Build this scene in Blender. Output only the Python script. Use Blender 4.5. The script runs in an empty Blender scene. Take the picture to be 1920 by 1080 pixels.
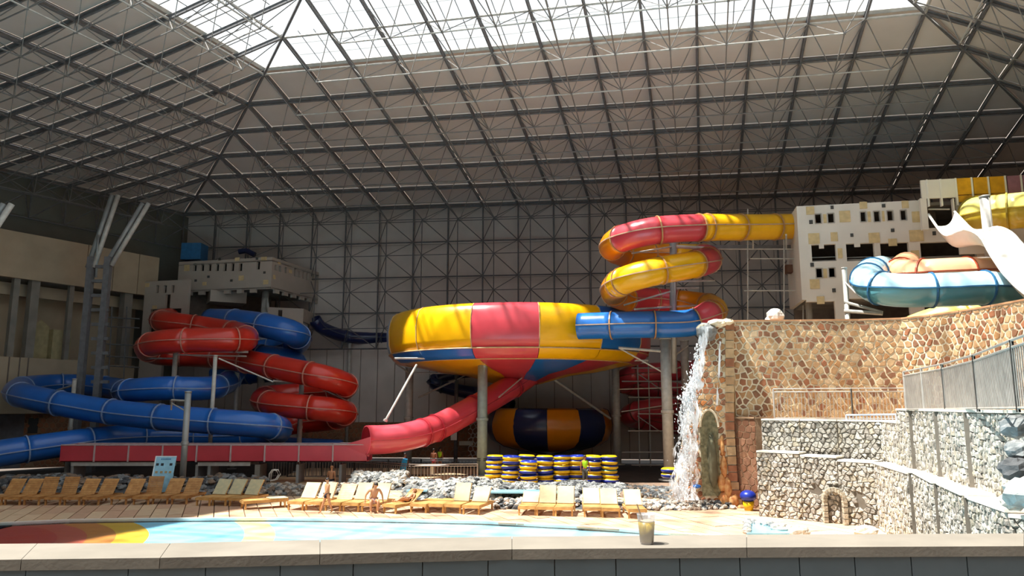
import bpy, bmesh, math, random
from mathutils import Vector, Matrix, noise
random.seed(7)
R = random.random
def U(a, b): return a + (b - a) * R()
sc = bpy.context.scene
COL = sc.collection

# ------------------------------------------------ camera, sky, sun, exposure
EYE = 4.6; F = 1400.0; PITCH = math.radians(8.93)
cp, sp = math.cos(PITCH), math.sin(PITCH)
cam = bpy.data.cameras.new('camera'); cam.lens = F / 1920 * 36; cam.sensor_width = 36
cam.clip_start = 0.05; cam.clip_end = 800
camo = bpy.data.objects.new('camera', cam); COL.objects.link(camo)
camo.location = (0, 0, EYE); camo.rotation_euler = (math.pi / 2 + PITCH, 0, 0)
sc.camera = camo
world = bpy.data.worlds.new('sky'); sc.world = world; world.use_nodes = True
bg = world.node_tree.nodes['Background']
bg.inputs[0].default_value = (0.86, 0.93, 1.0, 1); bg.inputs[1].default_value = 0.66
sun = bpy.data.lights.new('sun', 'SUN'); sun.energy = 14; sun.angle = math.radians(1.2); sun.color = (1, 0.95, 0.87)
suno = bpy.data.objects.new('sun', sun); COL.objects.link(suno)
SUNV = Vector((-0.45, -0.11, 1.0)).normalized()
suno.rotation_euler = SUNV.to_track_quat('Z', 'Y').to_euler(); suno.location = (-20, -20, 60)
sc.view_settings.view_transform = 'Standard'; sc.view_settings.look = 'None'
sc.view_settings.exposure = 0.32; sc.view_settings.gamma = 1; sc.view_settings.use_curve_mapping = False
sc.cycles.max_bounces = 8; sc.cycles.diffuse_bounces = 5; sc.cycles.transparent_max_bounces = 12
sc.cycles.caustics_reflective = False; sc.cycles.caustics_refractive = False

# ------------------------------------------------ measuring helpers
def ray(px, py):
    x = (px - 960) / F; y = (540 - py) / F
    return Vector((x, cp - y * sp, sp + y * cp))
def at(px, py, Y):
    d = ray(px, py); t = Y / d.y
    return Vector((d.x * t, Y, EYE + d.z * t))
def ground(px, py, z=0.0):
    d = ray(px, py); t = (z - EYE) / d.z
    return Vector((d.x * t, d.y * t, z))
class Plane:                                    # vertical plane through two plan points
    def __init__(s, A, B):
        s.A = Vector((A[0], A[1], 0)); B = Vector((B[0], B[1], 0)); s.L = (B - s.A).length
        s.u = (B - s.A).normalized(); s.n = Vector((s.u.y, -s.u.x, 0))     # n points to the viewer when A is left of B
    def hit(s, px, py):
        d = ray(px, py); o = Vector((0, 0, EYE))
        t = (s.A - o).dot(s.n) / d.dot(s.n); p = o + d * t
        return ((p - s.A).dot(s.u), p.z)
    def P(s, a, z, off=0.0): return s.A + s.u * a + Vector((0, 0, z)) + s.n * off

# ------------------------------------------------ materials
def lin(h):
    if isinstance(h, str):
        h = h.lstrip('#'); c = [int(h[i:i + 2], 16) / 255 for i in (0, 2, 4)]
    else: c = [v / 255 for v in h]
    return tuple((v / 12.92 if v <= 0.04045 else ((v + 0.055) / 1.055) ** 2.4) for v in c) + (1,)
MATS = {}
def M(name, col=None, rough=0.6, metal=0.0, var=0.12, scale=3.0, bump=0.0, bscale=20.0, spec=0.5, tint=None, coat=0.0, detail=4, rnd=0.0):
    if name in MATS: return MATS[name]
    m = bpy.data.materials.new(name); m.use_nodes = True; nt = m.node_tree
    b = nt.nodes['Principled BSDF']; c = lin(col)
    b.inputs['Roughness'].default_value = rough; b.inputs['Metallic'].default_value = metal
    b.inputs['Specular IOR Level'].default_value = spec
    if coat: b.inputs['Coat Weight'].default_value = coat; b.inputs['Coat Roughness'].default_value = 0.15
    tc = nt.nodes.new('ShaderNodeTexCoord'); nz = nt.nodes.new('ShaderNodeTexNoise')
    nz.inputs['Scale'].default_value = scale; nz.inputs['Detail'].default_value = detail
    nt.links.new(tc.outputs['Object'], nz.inputs['Vector'])
    rp = nt.nodes.new('ShaderNodeValToRGB')
    c2 = lin(tint) if tint else tuple(v * (1 - var * 2) for v in c[:3]) + (1,)
    rp.color_ramp.elements[0].position = 0.32; rp.color_ramp.elements[0].color = c2
    rp.color_ramp.elements[1].position = 0.68; rp.color_ramp.elements[1].color = c
    nt.links.new(nz.outputs['Fac'], rp.inputs['Fac'])
    out = rp.outputs['Color']
    if rnd:
        oi = nt.nodes.new('ShaderNodeObjectInfo'); mr = nt.nodes.new('ShaderNodeMapRange')
        mr.inputs['To Min'].default_value = 1 - rnd; mr.inputs['To Max'].default_value = 1 + rnd
        nt.links.new(oi.outputs['Random'], mr.inputs['Value'])
        vm = nt.nodes.new('ShaderNodeVectorMath'); vm.operation = 'SCALE'
        nt.links.new(out, vm.inputs[0]); nt.links.new(mr.outputs['Result'], vm.inputs['Scale']); out = vm.outputs[0]
    nt.links.new(out, b.inputs['Base Color'])
    if bump:
        n2 = nt.nodes.new('ShaderNodeTexNoise'); n2.inputs['Scale'].default_value = bscale; n2.inputs['Detail'].default_value = 5
        nt.links.new(tc.outputs['Object'], n2.inputs['Vector'])
        bp = nt.nodes.new('ShaderNodeBump'); bp.inputs['Strength'].default_value = bump; bp.inputs['Distance'].default_value = 0.05
        nt.links.new(n2.outputs['Fac'], bp.inputs['Height']); nt.links.new(bp.outputs['Normal'], b.inputs['Normal'])
    MATS[name] = m; return m
def fiberglass(name, col, rough=0.28): return M(name, col, rough=rough, var=0.07, scale=0.8, coat=0.25, bump=0.03, bscale=2)
RED = fiberglass('red_fiberglass', '#cc4450'); REDLIT = fiberglass('sunlit_red_fiberglass', '#da5060')
YEL = fiberglass('yellow_fiberglass', '#f4b60c'); ORA = fiberglass('orange_fiberglass', '#e08a10')
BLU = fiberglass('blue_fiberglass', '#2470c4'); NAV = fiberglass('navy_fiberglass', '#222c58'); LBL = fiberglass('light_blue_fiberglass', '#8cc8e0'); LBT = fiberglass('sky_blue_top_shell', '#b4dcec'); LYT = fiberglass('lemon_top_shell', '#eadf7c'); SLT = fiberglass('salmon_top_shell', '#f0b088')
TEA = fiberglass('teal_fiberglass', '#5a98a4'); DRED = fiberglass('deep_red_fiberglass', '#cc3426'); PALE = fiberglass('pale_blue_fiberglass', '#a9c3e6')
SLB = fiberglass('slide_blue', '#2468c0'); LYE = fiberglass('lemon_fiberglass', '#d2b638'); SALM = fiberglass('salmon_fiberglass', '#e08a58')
WSL = fiberglass('white_fiberglass', '#f0eee6'); MAUV = M('mauve_panel', '#9a6a78'); YPAN = M('amber_panel', '#dca010'); 
STEEL = M('galvanised_steel', '#a2a4a4', rough=0.5, metal=0.3, var=0.1, scale=1.5)
DSTEEL = M('dark_steel', '#77777a', rough=0.6, metal=0.1, var=0.15)
LSTEEL = M('pale_steel', '#c4c2bc', rough=0.5, metal=0.1)
BLACK = M('black', '#15161a', rough=0.5)
FLANGE = M('pale_flange', '#c9b2b4', rough=0.5); BFLANGE = M('blue_flange', '#8fa6cc', rough=0.5)
CEIL = M('ceiling_membrane', '#d8cfc8', rough=0.85, var=0.04, scale=0.5)
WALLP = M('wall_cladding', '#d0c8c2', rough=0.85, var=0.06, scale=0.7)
WHITE = M('white_render', '#e4e0d8', rough=0.8, var=0.05, scale=1.2, bump=0.05)
TOWER = M('tower_panel_white', '#e2dcd2', rough=0.7, var=0.04, scale=0.8)
BEIGE = M('beige_patch', '#dcc594', rough=0.7)
CREAM = M('cream_render', '#b5a48c', rough=0.85, var=0.08, scale=0.6)
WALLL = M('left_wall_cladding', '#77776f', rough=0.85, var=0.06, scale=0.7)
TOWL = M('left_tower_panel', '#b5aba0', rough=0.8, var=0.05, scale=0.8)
DARK2 = M('painted_slit_shade', '#2c2826', rough=0.9)  # near-black colour stands in for the shade inside the tower slits
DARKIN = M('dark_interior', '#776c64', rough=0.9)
CONC = M('ledge_concrete', '#7d766c', rough=0.85, var=0.08, scale=5, bump=0.03, bscale=60)
CONC2 = M('grey_concrete', '#8d8880', rough=0.9, var=0.12, scale=1.2, bump=0.1)
TILE = M('grey_blue_tile', '#7c8c94', rough=0.35, var=0.05, scale=8)
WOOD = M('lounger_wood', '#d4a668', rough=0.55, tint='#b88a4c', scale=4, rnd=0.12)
WOODD = M('lounger_wood_shaded', '#c8965c', rough=0.55, tint='#a4703c', scale=4, rnd=0.12)  # the lounger wood with shade put into its colour, for the left row
CANVAS = M('lounger_canvas', '#cdc09a', rough=0.9, tint='#bab494', scale=6)
SKIN = M('skin', '#c98f68', rough=0.5, var=0.05); SKIN2 = M('skin_tanned', '#9a5f42', rough=0.5, var=0.05)
HAIR = M('dark_hair', '#2a1d18', rough=0.6); HAIRB = M('blond_hair', '#b07850', rough=0.6)
GREENV = M('lime_shirt', '#a8e020', rough=0.8); NAVYC = M('navy_cloth', '#1c1e34', rough=0.8); GREYC = M('grey_cloth', '#4a4c4c', rough=0.8)
RINGY = M('ring_yellow', '#e8c010', rough=0.35, rnd=0.1); RINGB = M('ring_blue', '#2036a0', rough=0.3, rnd=0.2); RINGT = M('ring_teal', '#2a86a0', rough=0.3)
BR = [M('flagstone_%s' % n, c, rough=0.75, var=0.12, scale=5, bump=0.2, bscale=14) for n, c in
      (('rust', '#9e6646'), ('tan', '#b8926a'), ('sand', '#c4a47c'), ('brown', '#8c6248'), ('ochre', '#b08458'), ('cream', '#ccb290'))]
MORT = M('pale_mortar', '#e6d8bc', rough=0.9, bump=0.2, bscale=20)
MORTD = M('brown_mortar', '#9a7c60', rough=0.9, bump=0.2, bscale=20)
GR = [M('rubble_%s' % n, c, rough=0.85, var=0.3, scale=9, bump=0.7, bscale=16) for n, c in
      (('grey', '#b8b2a8'), ('pale', '#cfc9bf'), ('mid', '#a49d94'), ('warm', '#c2b7a4'))]
JOINT = M('shadowy_joint', '#6e665c', rough=0.95)
ROCK = [M('rock_%s' % n, c, rough=0.85, var=0.25, scale=5, bump=0.6, bscale=10) for n, c in
        (('white', '#b9bab6'), ('grey', '#8c8f90'), ('dark', '#55575a'), ('brown', '#8f7a68'), ('pale', '#cfc6ba'))]
SOIL = M('dark_ground', '#4e443c', rough=0.95, var=0.2, scale=1.5, bump=0.3)
SAND = M('sandy_ground', '#c9ab86', rough=0.9, var=0.1, scale=1.5)
PAV = [M('paving_%s' % n, c, rough=0.75, var=0.06, scale=3, rnd=0.06) for n, c in (('peach', '#cba888'), ('sand', '#cfb292'), ('rose', '#c49e82'))]
GROUT = M('paving_joint', '#8a7260', rough=0.95)
SIGNB = M('sign_blue', '#9cd0e8', rough=0.5)
WATERF = None

def mixmat(name, build):
    m = bpy.data.materials.new(name); m.use_nodes = True; nt = m.node_tree
    nt.nodes.clear(); out = nt.nodes.new('ShaderNodeOutputMaterial')
    nt.links.new(build(nt), out.inputs['Surface']); MATS[name] = m; return m
def _pane(nt):
    t = nt.nodes.new('ShaderNodeBsdfTransparent'); t.inputs[0].default_value = (0.93, 0.95, 0.95, 1)
    l = nt.nodes.new('ShaderNodeBsdfTranslucent'); l.inputs[0].default_value = (0.9, 0.95, 1, 1)
    x = nt.nodes.new('ShaderNodeMixShader'); x.inputs[0].default_value = 0.12
    nt.links.new(t.outputs[0], x.inputs[1]); nt.links.new(l.outputs[0], x.inputs[2]); return x.outputs[0]
PANE = mixmat('skylight_pane', _pane)
def _water(nt):
    t = nt.nodes.new('ShaderNodeBsdfTransparent'); t.inputs[0].default_value = (0.86, 0.95, 0.98, 1)
    g = nt.nodes.new('ShaderNodeBsdfGlossy'); g.inputs['Roughness'].default_value = 0.22
    f = nt.nodes.new('ShaderNodeFresnel'); f.inputs[0].default_value = 1.33
    n = nt.nodes.new('ShaderNodeTexNoise'); n.inputs['Scale'].default_value = 1.2; n.inputs['Detail'].default_value = 3
    tc = nt.nodes.new('ShaderNodeTexCoord'); nt.links.new(tc.outputs['Object'], n.inputs['Vector'])
    b = nt.nodes.new('ShaderNodeBump'); b.inputs['Strength'].default_value = 0.5; b.inputs['Distance'].default_value = 0.15
    nt.links.new(n.outputs['Fac'], b.inputs['Height']); nt.links.new(b.outputs[0], g.inputs['Normal']); nt.links.new(b.outputs[0], f.inputs['Normal'])
    hm_ = nt.nodes.new('ShaderNodeMath'); hm_.operation = 'MULTIPLY'; hm_.inputs[1].default_value = 0.45; nt.links.new(f.outputs[0], hm_.inputs[0])
    x = nt.nodes.new('ShaderNodeMixShader'); nt.links.new(hm_.outputs[0], x.inputs[0])
    nt.links.new(t.outputs[0], x.inputs[1]); nt.links.new(g.outputs[0], x.inputs[2]); return x.outputs[0]
WATER = mixmat('water', _water)
def _foam(nt):
    t = nt.nodes.new('ShaderNodeBsdfTransparent')
    g = nt.nodes.new('ShaderNodeBsdfPrincipled'); g.inputs['Base Color'].default_value = (0.86, 0.9, 0.95, 1); g.inputs['Roughness'].default_value = 0.25
    n = nt.nodes.new('ShaderNodeTexNoise'); n.inputs['Scale'].default_value = 6; n.inputs['Detail'].default_value = 5
    tc = nt.nodes.new('ShaderNodeTexCoord'); mp = nt.nodes.new('ShaderNodeMapping'); mp.inputs['Scale'].default_value = (1, 1, 0.22)
    nt.links.new(tc.outputs['Object'], mp.inputs[0]); nt.links.new(mp.outputs[0], n.inputs['Vector'])
    r = nt.nodes.new('ShaderNodeValToRGB'); r.color_ramp.elements[0].position = 0.42; r.color_ramp.elements[1].position = 0.6
    nt.links.new(n.outputs['Fac'], r.inputs[0])
    x = nt.nodes.new('ShaderNodeMixShader'); nt.links.new(r.outputs['Color'], x.inputs[0])
    nt.links.new(t.outputs[0], x.inputs[1]); nt.links.new(g.outputs[0], x.inputs[2]); return x.outputs[0]
FOAM = mixmat('falling_water', _foam)
def _glass(nt):
    t = nt.nodes.new('ShaderNodeBsdfTransparent'); t.inputs[0].default_value = (0.93, 0.93, 0.93, 1)
    g = nt.nodes.new('ShaderNodeBsdfGlossy'); g.inputs['Roughness'].default_value = 0.15
    d = nt.nodes.new('ShaderNodeBsdfDiffuse'); d.inputs[0].default_value = (0.8, 0.78, 0.8, 1)
    a = nt.nodes.new('ShaderNodeMixShader'); a.inputs[0].default_value = 0.5
    nt.links.new(g.outputs[0], a.inputs[1]); nt.links.new(d.outputs[0], a.inputs[2])
    x = nt.nodes.new('ShaderNodeMixShader'); x.inputs[0].default_value = 0.32
    nt.links.new(t.outputs[0], x.inputs[1]); nt.links.new(a.outputs[0], x.inputs[2]); return x.outputs[0]
CUPM = mixmat('clear_cup_plastic', _glass)
def _poolfloor(nt):
    p = nt.nodes.new('ShaderNodeBsdfPrincipled'); p.inputs['Roughness'].default_value = 0.6
    tc = nt.nodes.new('ShaderNodeTexCoord'); vm = nt.nodes.new('ShaderNodeVectorMath'); vm.operation = 'DISTANCE'
    vm.inputs[1].default_value = (-22.5, 24.5, 0)
    mul = nt.nodes.new('ShaderNodeVectorMath'); mul.operation = 'MULTIPLY'; mul.inputs[1].default_value = (1, 1, 0)
    nt.links.new(tc.outputs['Object'], mul.inputs[0]); nt.links.new(mul.outputs[0], vm.inputs[0])
    mr = nt.nodes.new('ShaderNodeMath'); mr.operation = 'DIVIDE'; mr.inputs[1].default_value = 20.0
    nt.links.new(vm.outputs['Value'], mr.inputs[0])
    r = nt.nodes.new('ShaderNodeValToRGB'); r.color_ramp.interpolation = 'CONSTANT'; e = r.color_ramp.elements
    e[0].position = 0; e[0].color = lin('#c0402c'); e[1].position = 7.0 / 20; e[1].color = lin('#c85a40')
    for pos, c in ((7.95, '#d07e36'), (8.9, '#eab030'), (10.0, '#9ad6f0'), (13.25, '#fbf09c'), (14.3, '#aadcf2')):
        q = e.new(pos / 20); q.color = lin(c)
    nt.links.new(mr.outputs[0], r.inputs[0]); nt.links.new(r.outputs[0], p.inputs['Base Color']); return p.outputs[0]
POOLF = mixmat('painted_pool_floor', _poolfloor)

# ------------------------------------------------ mesh builder
class MB:
    def __init__(s): s.v = []; s.f = []; s.m = []
    def add(s, vs, fs, mi=0):
        o = len(s.v); s.v += [Vector(v) for v in vs]; s.f += [tuple(i + o for i in f) for f in fs]; s.m += [mi] * len(fs); return s
    def hexa(s, p, mi=0):       # 8 points: bottom 4 then top 4
        return s.add(p, [(3, 2, 1, 0), (4, 5, 6, 7), (0, 1, 5, 4), (1, 2, 6, 5), (2, 3, 7, 6), (3, 0, 4, 7)], mi)
    def box(s, c, sz, rz=0.0, mi=0, mat=None):
        x, y, z = sz[0] / 2, sz[1] / 2, sz[2] / 2
        ps = [Vector(p) for p in ((-x, -y, -z), (x, -y, -z), (x, y, -z), (-x, y, -z), (-x, -y, z), (x, -y, z), (x, y, z), (-x, y, z))]
        if mat is not None: ps = [mat @ p for p in ps]
        elif rz: r = Matrix.Rotation(rz, 3, 'Z'); ps = [r @ p for p in ps]
        return s.hexa([p + Vector(c) for p in ps], mi)
    def bar(s, a, b, r, n=6, r2=None, mi=0, cap=True):
        a = Vector(a); b = Vector(b); d = b - a
        if d.length < 1e-5: return s
        d.normalize(); x = d.cross(Vector((0, 0, 1))) if abs(d.z) < 0.95 else d.cross(Vector((1, 0, 0))); x.normalize(); y = d.cross(x)
        r2 = r if r2 is None else r2; vs = []
        for q, rr in ((a, r), (b, r2)):
            for k in range(n):
                t = 2 * math.pi * (k + 0.5) / n; vs.append(q + (x * math.cos(t) + y * math.sin(t)) * rr)
        fs = [(k, n + k, n + (k + 1) % n, (k + 1) % n) for k in range(n)]
        if cap: fs += [tuple(range(n)), tuple(range(2 * n - 1, n - 1, -1))]
        return s.add(vs, fs, mi)
    def sweep(s, pts, r, n=8, mi=0, cap=True, closed=False):
        pts = [Vector(p) for p in pts]; rr = r if isinstance(r, (list, tuple)) else [r] * len(pts); vs = []
        N = len(pts)
        for i, p in enumerate(pts):
            if closed: t = pts[(i + 1) % N] - pts[i - 1]
            else: t = pts[min(i + 1, N - 1)] - pts[max(i - 1, 0)]
            t.normalize(); x = t.cross(Vector((0, 0, 1)))
            if x.length < 0.05: x = t.cross(Vector((0, 1, 0)))
            x.normalize(); y = x.cross(t)
            for k in range(n):
                a = 2 * math.pi * k / n; vs.append(p + (x * math.cos(a) + y * math.sin(a)) * rr[i])
        fs = []
        for i in range(N if closed else N - 1):
            j = (i + 1) % N
            for k in range(n): fs.append((i * n + k, i * n + (k + 1) % n, j * n + (k + 1) % n, j * n + k))
        if cap and not closed: fs += [tuple(range(n - 1, -1, -1)), tuple((N - 1) * n + k for k in range(n))]
        return s.add(vs, fs, mi)
    def lathe(s, prof, c=(0, 0, 0), n=24, mi=0, a0=0.0, a1=None):
        c = Vector(c); full = a1 is None; a1 = a0 + 2 * math.pi if full else a1
        cols = n if full else n + 1; vs = []
        for k in range(cols):
            a = a0 + (a1 - a0) * k / n
            for r, z in prof: vs.append(c + Vector((math.cos(a) * r, math.sin(a) * r, z)))
        m = len(prof); fs = []
        for k in range(n):
            k2 = (k + 1) % cols
            for j in range(m - 1): fs.append((k * m + j, k2 * m + j, k2 * m + j + 1, k * m + j + 1))
        return s.add(vs, fs, mi)
    def ellip(s, c, rad, seg=10, rings=6, mi=0, jit=0.0, rot=None):
        c = Vector(c); vs = [Vector((0, 0, -1))]; 
        for i in range(1, rings):
            t = math.pi * i / rings - math.pi / 2
            for k in range(seg):
                a = 2 * math.pi * k / seg; vs.append(Vector((math.cos(t) * math.cos(a), math.cos(t) * math.sin(a), math.sin(t))))
        vs.append(Vector((0, 0, 1)))
        if jit: vs = [v * (1 + U(-jit, jit)) for v in vs]
        vs = [Vector((v.x * rad[0], v.y * rad[1], v.z * rad[2])) for v in vs]
        if rot is not None: vs = [rot @ v for v in vs]
        vs = [v + c for v in vs]; fs = []
        for k in range(seg): fs.append((0, 1 + (k + 1) % seg, 1 + k))
        for i in range(rings - 2):
            for k in range(seg):
                a = 1 + i * seg + k; b = 1 + i * seg + (k + 1) % seg; fs.append((a, b, b + seg, a + seg))
        L = len(vs) - 1; o = 1 + (rings - 2) * seg
        for k in range(seg): fs.append((o + k, o + (k + 1) % seg, L))
        return s.add(vs, fs, mi)
    def torus(s, c, R0, r, n=20, m=8, mats=None, rot=None, sq=1.0):
        vs = []; c = Vector(c)
        for i in range(n):
            a = 2 * math.pi * i / n
            for k in range(m):
                t = 2 * math.pi * (k + 0.5) / m
                v = Vector(((R0 + r * math.cos(t)) * math.cos(a), (R0 + r * math.cos(t)) * math.sin(a), r * sq * math.sin(t)))
                if rot is not None: v = rot @ v
                vs.append(v + c)
        o = len(s.v); s.v += vs
        for i in range(n):
            for k in range(m):
                j = (i + 1) % n; q = (k + 1) % m
                s.f.append((o + i * m + k, o + j * m + k, o + j * m + q, o + i * m + q))
                s.m.append(0 if (mats is None or k < m / 2) else 1)
        return s
    def mesh(s, name, mats, off=None, smooth=False):
        me = bpy.data.meshes.new(name); vs = s.v if off is None else [v - off for v in s.v]
        me.from_pydata([tuple(v) for v in vs], [], s.f); ms = mats if isinstance(mats, (list, tuple)) else [mats]
        for m in ms: me.materials.append(m)
        if len(ms) > 1: me.polygons.foreach_set('material_index', s.m)
        if smooth: me.polygons.foreach_set('use_smooth', [True] * len(s.f))
        me.update(); return me

def tag(o, label=None, cat=None, group=None, kind=None):
    if label: o['label'] = label
    if cat: o['category'] = cat
    if group: o['group'] = group
    if kind: o['kind'] = kind
    return o
def link(name, me, parent=None):
    o = bpy.data.objects.new(name, me); COL.objects.link(o)
    if parent is not None: o.parent = parent
    return o
class T:                                     # a thing: an Empty at its base, parts in world coordinates made local
    def __init__(s, name, label, cat, loc, group=None, rz=0.0, kind=None):
        s.o = bpy.data.objects.new(name, None); s.o.empty_display_size = 0.2; COL.objects.link(s.o)
        s.loc = Vector(loc); s.o.location = s.loc; s.o.rotation_euler = (0, 0, rz); tag(s.o, label, cat, group, kind)
    def part(s, name, mb, mats, smooth=False, label=None, kind=None, parent=None, local=False):
        o = link(name, mb.mesh(name, mats, None if local else s.loc, smooth), parent or s.o)
        return tag(o, label=label, kind=kind)
def single(name, mb, mats, label, cat, group=None, smooth=False, kind=None, loc=None):
    loc = Vector(loc) if loc is not None else (sum(mb.v, Vector()) / len(mb.v))
    loc.z = min(v.z for v in mb.v); o = link(name, mb.mesh(name, mats, loc, smooth)); o.location = loc
    return tag(o, label, cat, group, kind)
def struct(name, mb, mats, smooth=False):
    return tag(link(name, mb.mesh(name, mats, None, smooth)), kind='structure')
def copy_tree(o, parent=None):
    c = o.copy(); COL.objects.link(c)
    if parent is not None: c.parent = parent
    for ch in list(o.children): copy_tree(ch, c)
    return c
def crom(P, step):
    P = [Vector(p) for p in P]; out = []; idx = []
    Q = [P[0] * 2 - P[1]] + P + [P[-1] * 2 - P[-2]]
    for i in range(1, len(Q) - 2):
        a, b, c, d = Q[i - 1:i + 3]; n = max(2, int((c - b).length / step))
        for k in range(n):
            t = k / n
            out.append(0.5 * ((2 * b) + (c - a) * t + (2 * a - 5 * b + 4 * c - d) * t * t + (3 * b - a - 3 * c + d) * t ** 3)); idx.append(i - 1 + t)
    out.append(Q[-2]); idx.append(len(P) - 1); return out, idx
def wall_holes(mb, pl, s0, s1, z0, z1, holes, th, off=0.0, mi=0):
    xs = sorted({s0, s1} | {min(max(h[i], s0), s1) for h in holes for i in (0, 1)})
    zs = sorted({z0, z1} | {min(max(h[i], z0), z1) for h in holes for i in (2, 3)})
    for j in range(len(zs) - 1):
        run = None
        for i in range(len(xs) - 1):
            cx = (xs[i] + xs[i + 1]) / 2; cz = (zs[j] + zs[j + 1]) / 2
            solid = not any(h[0] < cx < h[1] and h[2] < cz < h[3] for h in holes) and xs[i + 1] - xs[i] > 1e-4 and zs[j + 1] - zs[j] > 1e-4
            if solid: run = [xs[i] if run is None else run[0], xs[i + 1]]
            if run and (not solid or i == len(xs) - 2):
                slab(mb, pl, run[0], run[1], zs[j], zs[j + 1], off, off - th, mi); run = None
def slab(mb, pl, a, b, z0, z1, o0, o1, mi=0):
    P = pl.P
    mb.hexa([P(a, z0, o0), P(b, z0, o0), P(b, z0, o1), P(a, z0, o1), P(a, z1, o0), P(b, z1, o0), P(b, z1, o1), P(a, z1, o1)], mi)
ORD = ['first', 'second', 'third', 'fourth', 'fifth', 'sixth', 'seventh', 'eighth', 'ninth', 'tenth', 'eleventh', 'twelfth', 'thirteenth']

# ================================================= THE HALL
W = 3.25
SL = Vector((-5.35, 15.2)); AV = Vector((0.99, -0.196))
C0 = Vector((-0.33, -0.78)); C6 = Vector((-0.44, -0.72)); D0 = Vector((-0.29, -0.85)); CM = Vector((-0.31, -0.815))
KE = 22
def zr(j): return 7.05 - 0.248 * j
def nodeB(i, j):
    p = SL + AV * i + Vector((0.26, 0.94 + 0.013 * i)) * j; return Vector((p.x * W, p.y * W, EYE + zr(j) * W))
def hv(i, j):
    p = SL + AV * i + Vector((0.26, 0.94 + 0.013 * i)) * j; return p
def nodeL(k, j):
    c = C0.lerp(C6, j / 6) if j >= 0 else C0.lerp(CM, -j / 6.5)
    p = hv(-j, j) + c * (k + j); return Vector((p.x * W, p.y * W, EYE + zr(j) * W))
def nodeR(k, j):
    c = D0 if j >= 0 else D0.lerp(CM, -j / 6.5)
    p = hv(13 + j, j) + c * (k + j); return Vector((p.x * W, p.y * W, EYE + zr(j) * W))
SLOPES = {'back': (nodeB, lambda j: 13 + j), 'left': (nodeL, lambda j: KE), 'right': (nodeR, lambda j: KE)}
def cells(which, j):                      # polygons of row j..j+1
    fn, kx = SLOPES[which]; out = []; a = -j; b = kx(j)
    out.append((-j - 1, [fn(a, j), fn(a - 1, j + 1), fn(a, j + 1)]))
    for k in range(a, b): out.append((k, [fn(k, j), fn(k, j + 1), fn(k + 1, j + 1), fn(k + 1, j)]))
    if which == 'back': out.append((b, [fn(b, j), fn(b, j + 1), fn(b + 1, j + 1)]))
    return out
def sheet(mb, poly, th, up=Vector((0, 0, 1)), shrink=0.0, mi=0):
    c = sum(poly, Vector()) / len(poly); q = [p + (c - p).normalized() * shrink for p in poly]; n = len(q)
    mb.add(q + [p + up * th for p in q], [tuple(range(n))] + [tuple(range(2 * n - 1, n - 1, -1))] + [(k, k + n, (k + 1) % n + n, (k + 1) % n) for k in range(n)], mi)
# --- ceiling: opaque membrane panels on the lower six rows
ceil_o = struct('ceiling', MB().bar(nodeB(0, 0) + Vector((0, 0, .5)), nodeB(13, 0) + Vector((0, 0, .5)), 0.12), CEIL)
far = MB(); ncp = 0
for w in SLOPES:
    for j in range(0, 6):
        for k, poly in cells(w, j):
            seen = (w == 'back') or (w == 'left' and k < 9) or (w == 'right' and k < 4)
            up = Vector((0, 0, 0.38))
            poly = [p + up for p in poly]
            if seen and ncp < 290:
                mb = MB(); sheet(mb, poly, 0.06, shrink=0.02); link('ceiling_panel', mb.mesh('ceiling_panel', CEIL), ceil_o); ncp += 1
            else: sheet(far, poly, 0.06)
for w, (fn, kx) in SLOPES.items():
    for k in range(-7, min(kx(6), KE) + 1):
        sheet(far, [q + Vector((0, 0, .38)) for q in (fn(k, 6), fn(k, 6.6), fn(k + 1, 6.6), fn(k + 1, 6))], 0.06)
tag(link('ceiling_field', far.mesh('ceiling_field', CEIL), ceil_o), kind='stuff')
# --- skylight
win = struct('window_1', MB().sweep([nodeB(0, 0) + Vector((0, 0, .42)), nodeB(13, 0) + Vector((0, 0, .42))], 0.16, n=4).sweep([nodeL(k, 0) + Vector((0, 0, .42)) for k in range(KE + 1)], 0.16, n=4), LSTEEL)
field = MB(); bars = MB(); npane = 0
for w in SLOPES:
    for j in range(-6, 0):
        for k, poly in cells(w, j):
            poly = [p + Vector((0, 0, 0.38)) for p in poly]
            if len(poly) == 4:
                p0, p1, p2, p3 = poly; view = (w == 'back' and j >= -4) or (w == 'left' and j >= -4 and k < 8) or (w == 'right' and j > -3 and k < 5)
                if k < 20:
                    for t in (1 / 3, 2 / 3):
                        bars.bar(p0.lerp(p3, t), p1.lerp(p2, t), 0.035, n=3, cap=False)
                        bars.bar(p0.lerp(p1, t), p3.lerp(p2, t), 0.035, n=3, cap=False)
                if view and npane < 295:
                    for q in range(2):
                        a, b = q / 2, (q + 1) / 2
                        mb = MB(); mb.add([p0.lerp(p3, a), p1.lerp(p2, a), p1.lerp(p2, b), p0.lerp(p3, b)], [(0, 1, 2, 3)])
                        link('glass_pane', mb.mesh('glass_pane', PANE), win); npane += 1
                    continue
            field.add(poly, [tuple(range(len(poly)))])
up = Vector((0, 0, .38))
field.add([nodeB(6.5, -6.5) + up, nodeB(6, -6) + up, nodeB(7, -6) + up], [(0, 1, 2)])
for fn in (nodeL, nodeR): field.add([fn(6.5, -6.5) + up, fn(6, -6) + up, fn(KE, -6) + up, fn(KE, -6.5) + up], [(0, 1, 2, 3)])
tag(link('glass_field', field.mesh('glass_field', PANE), win), kind='stuff')
tag(link('glazing_bar', bars.mesh('glazing_bar', STEEL), win), kind='stuff')
MSTEEL = M('mid_steel', '#8a8886', rough=0.6, metal=0.1)
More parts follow.
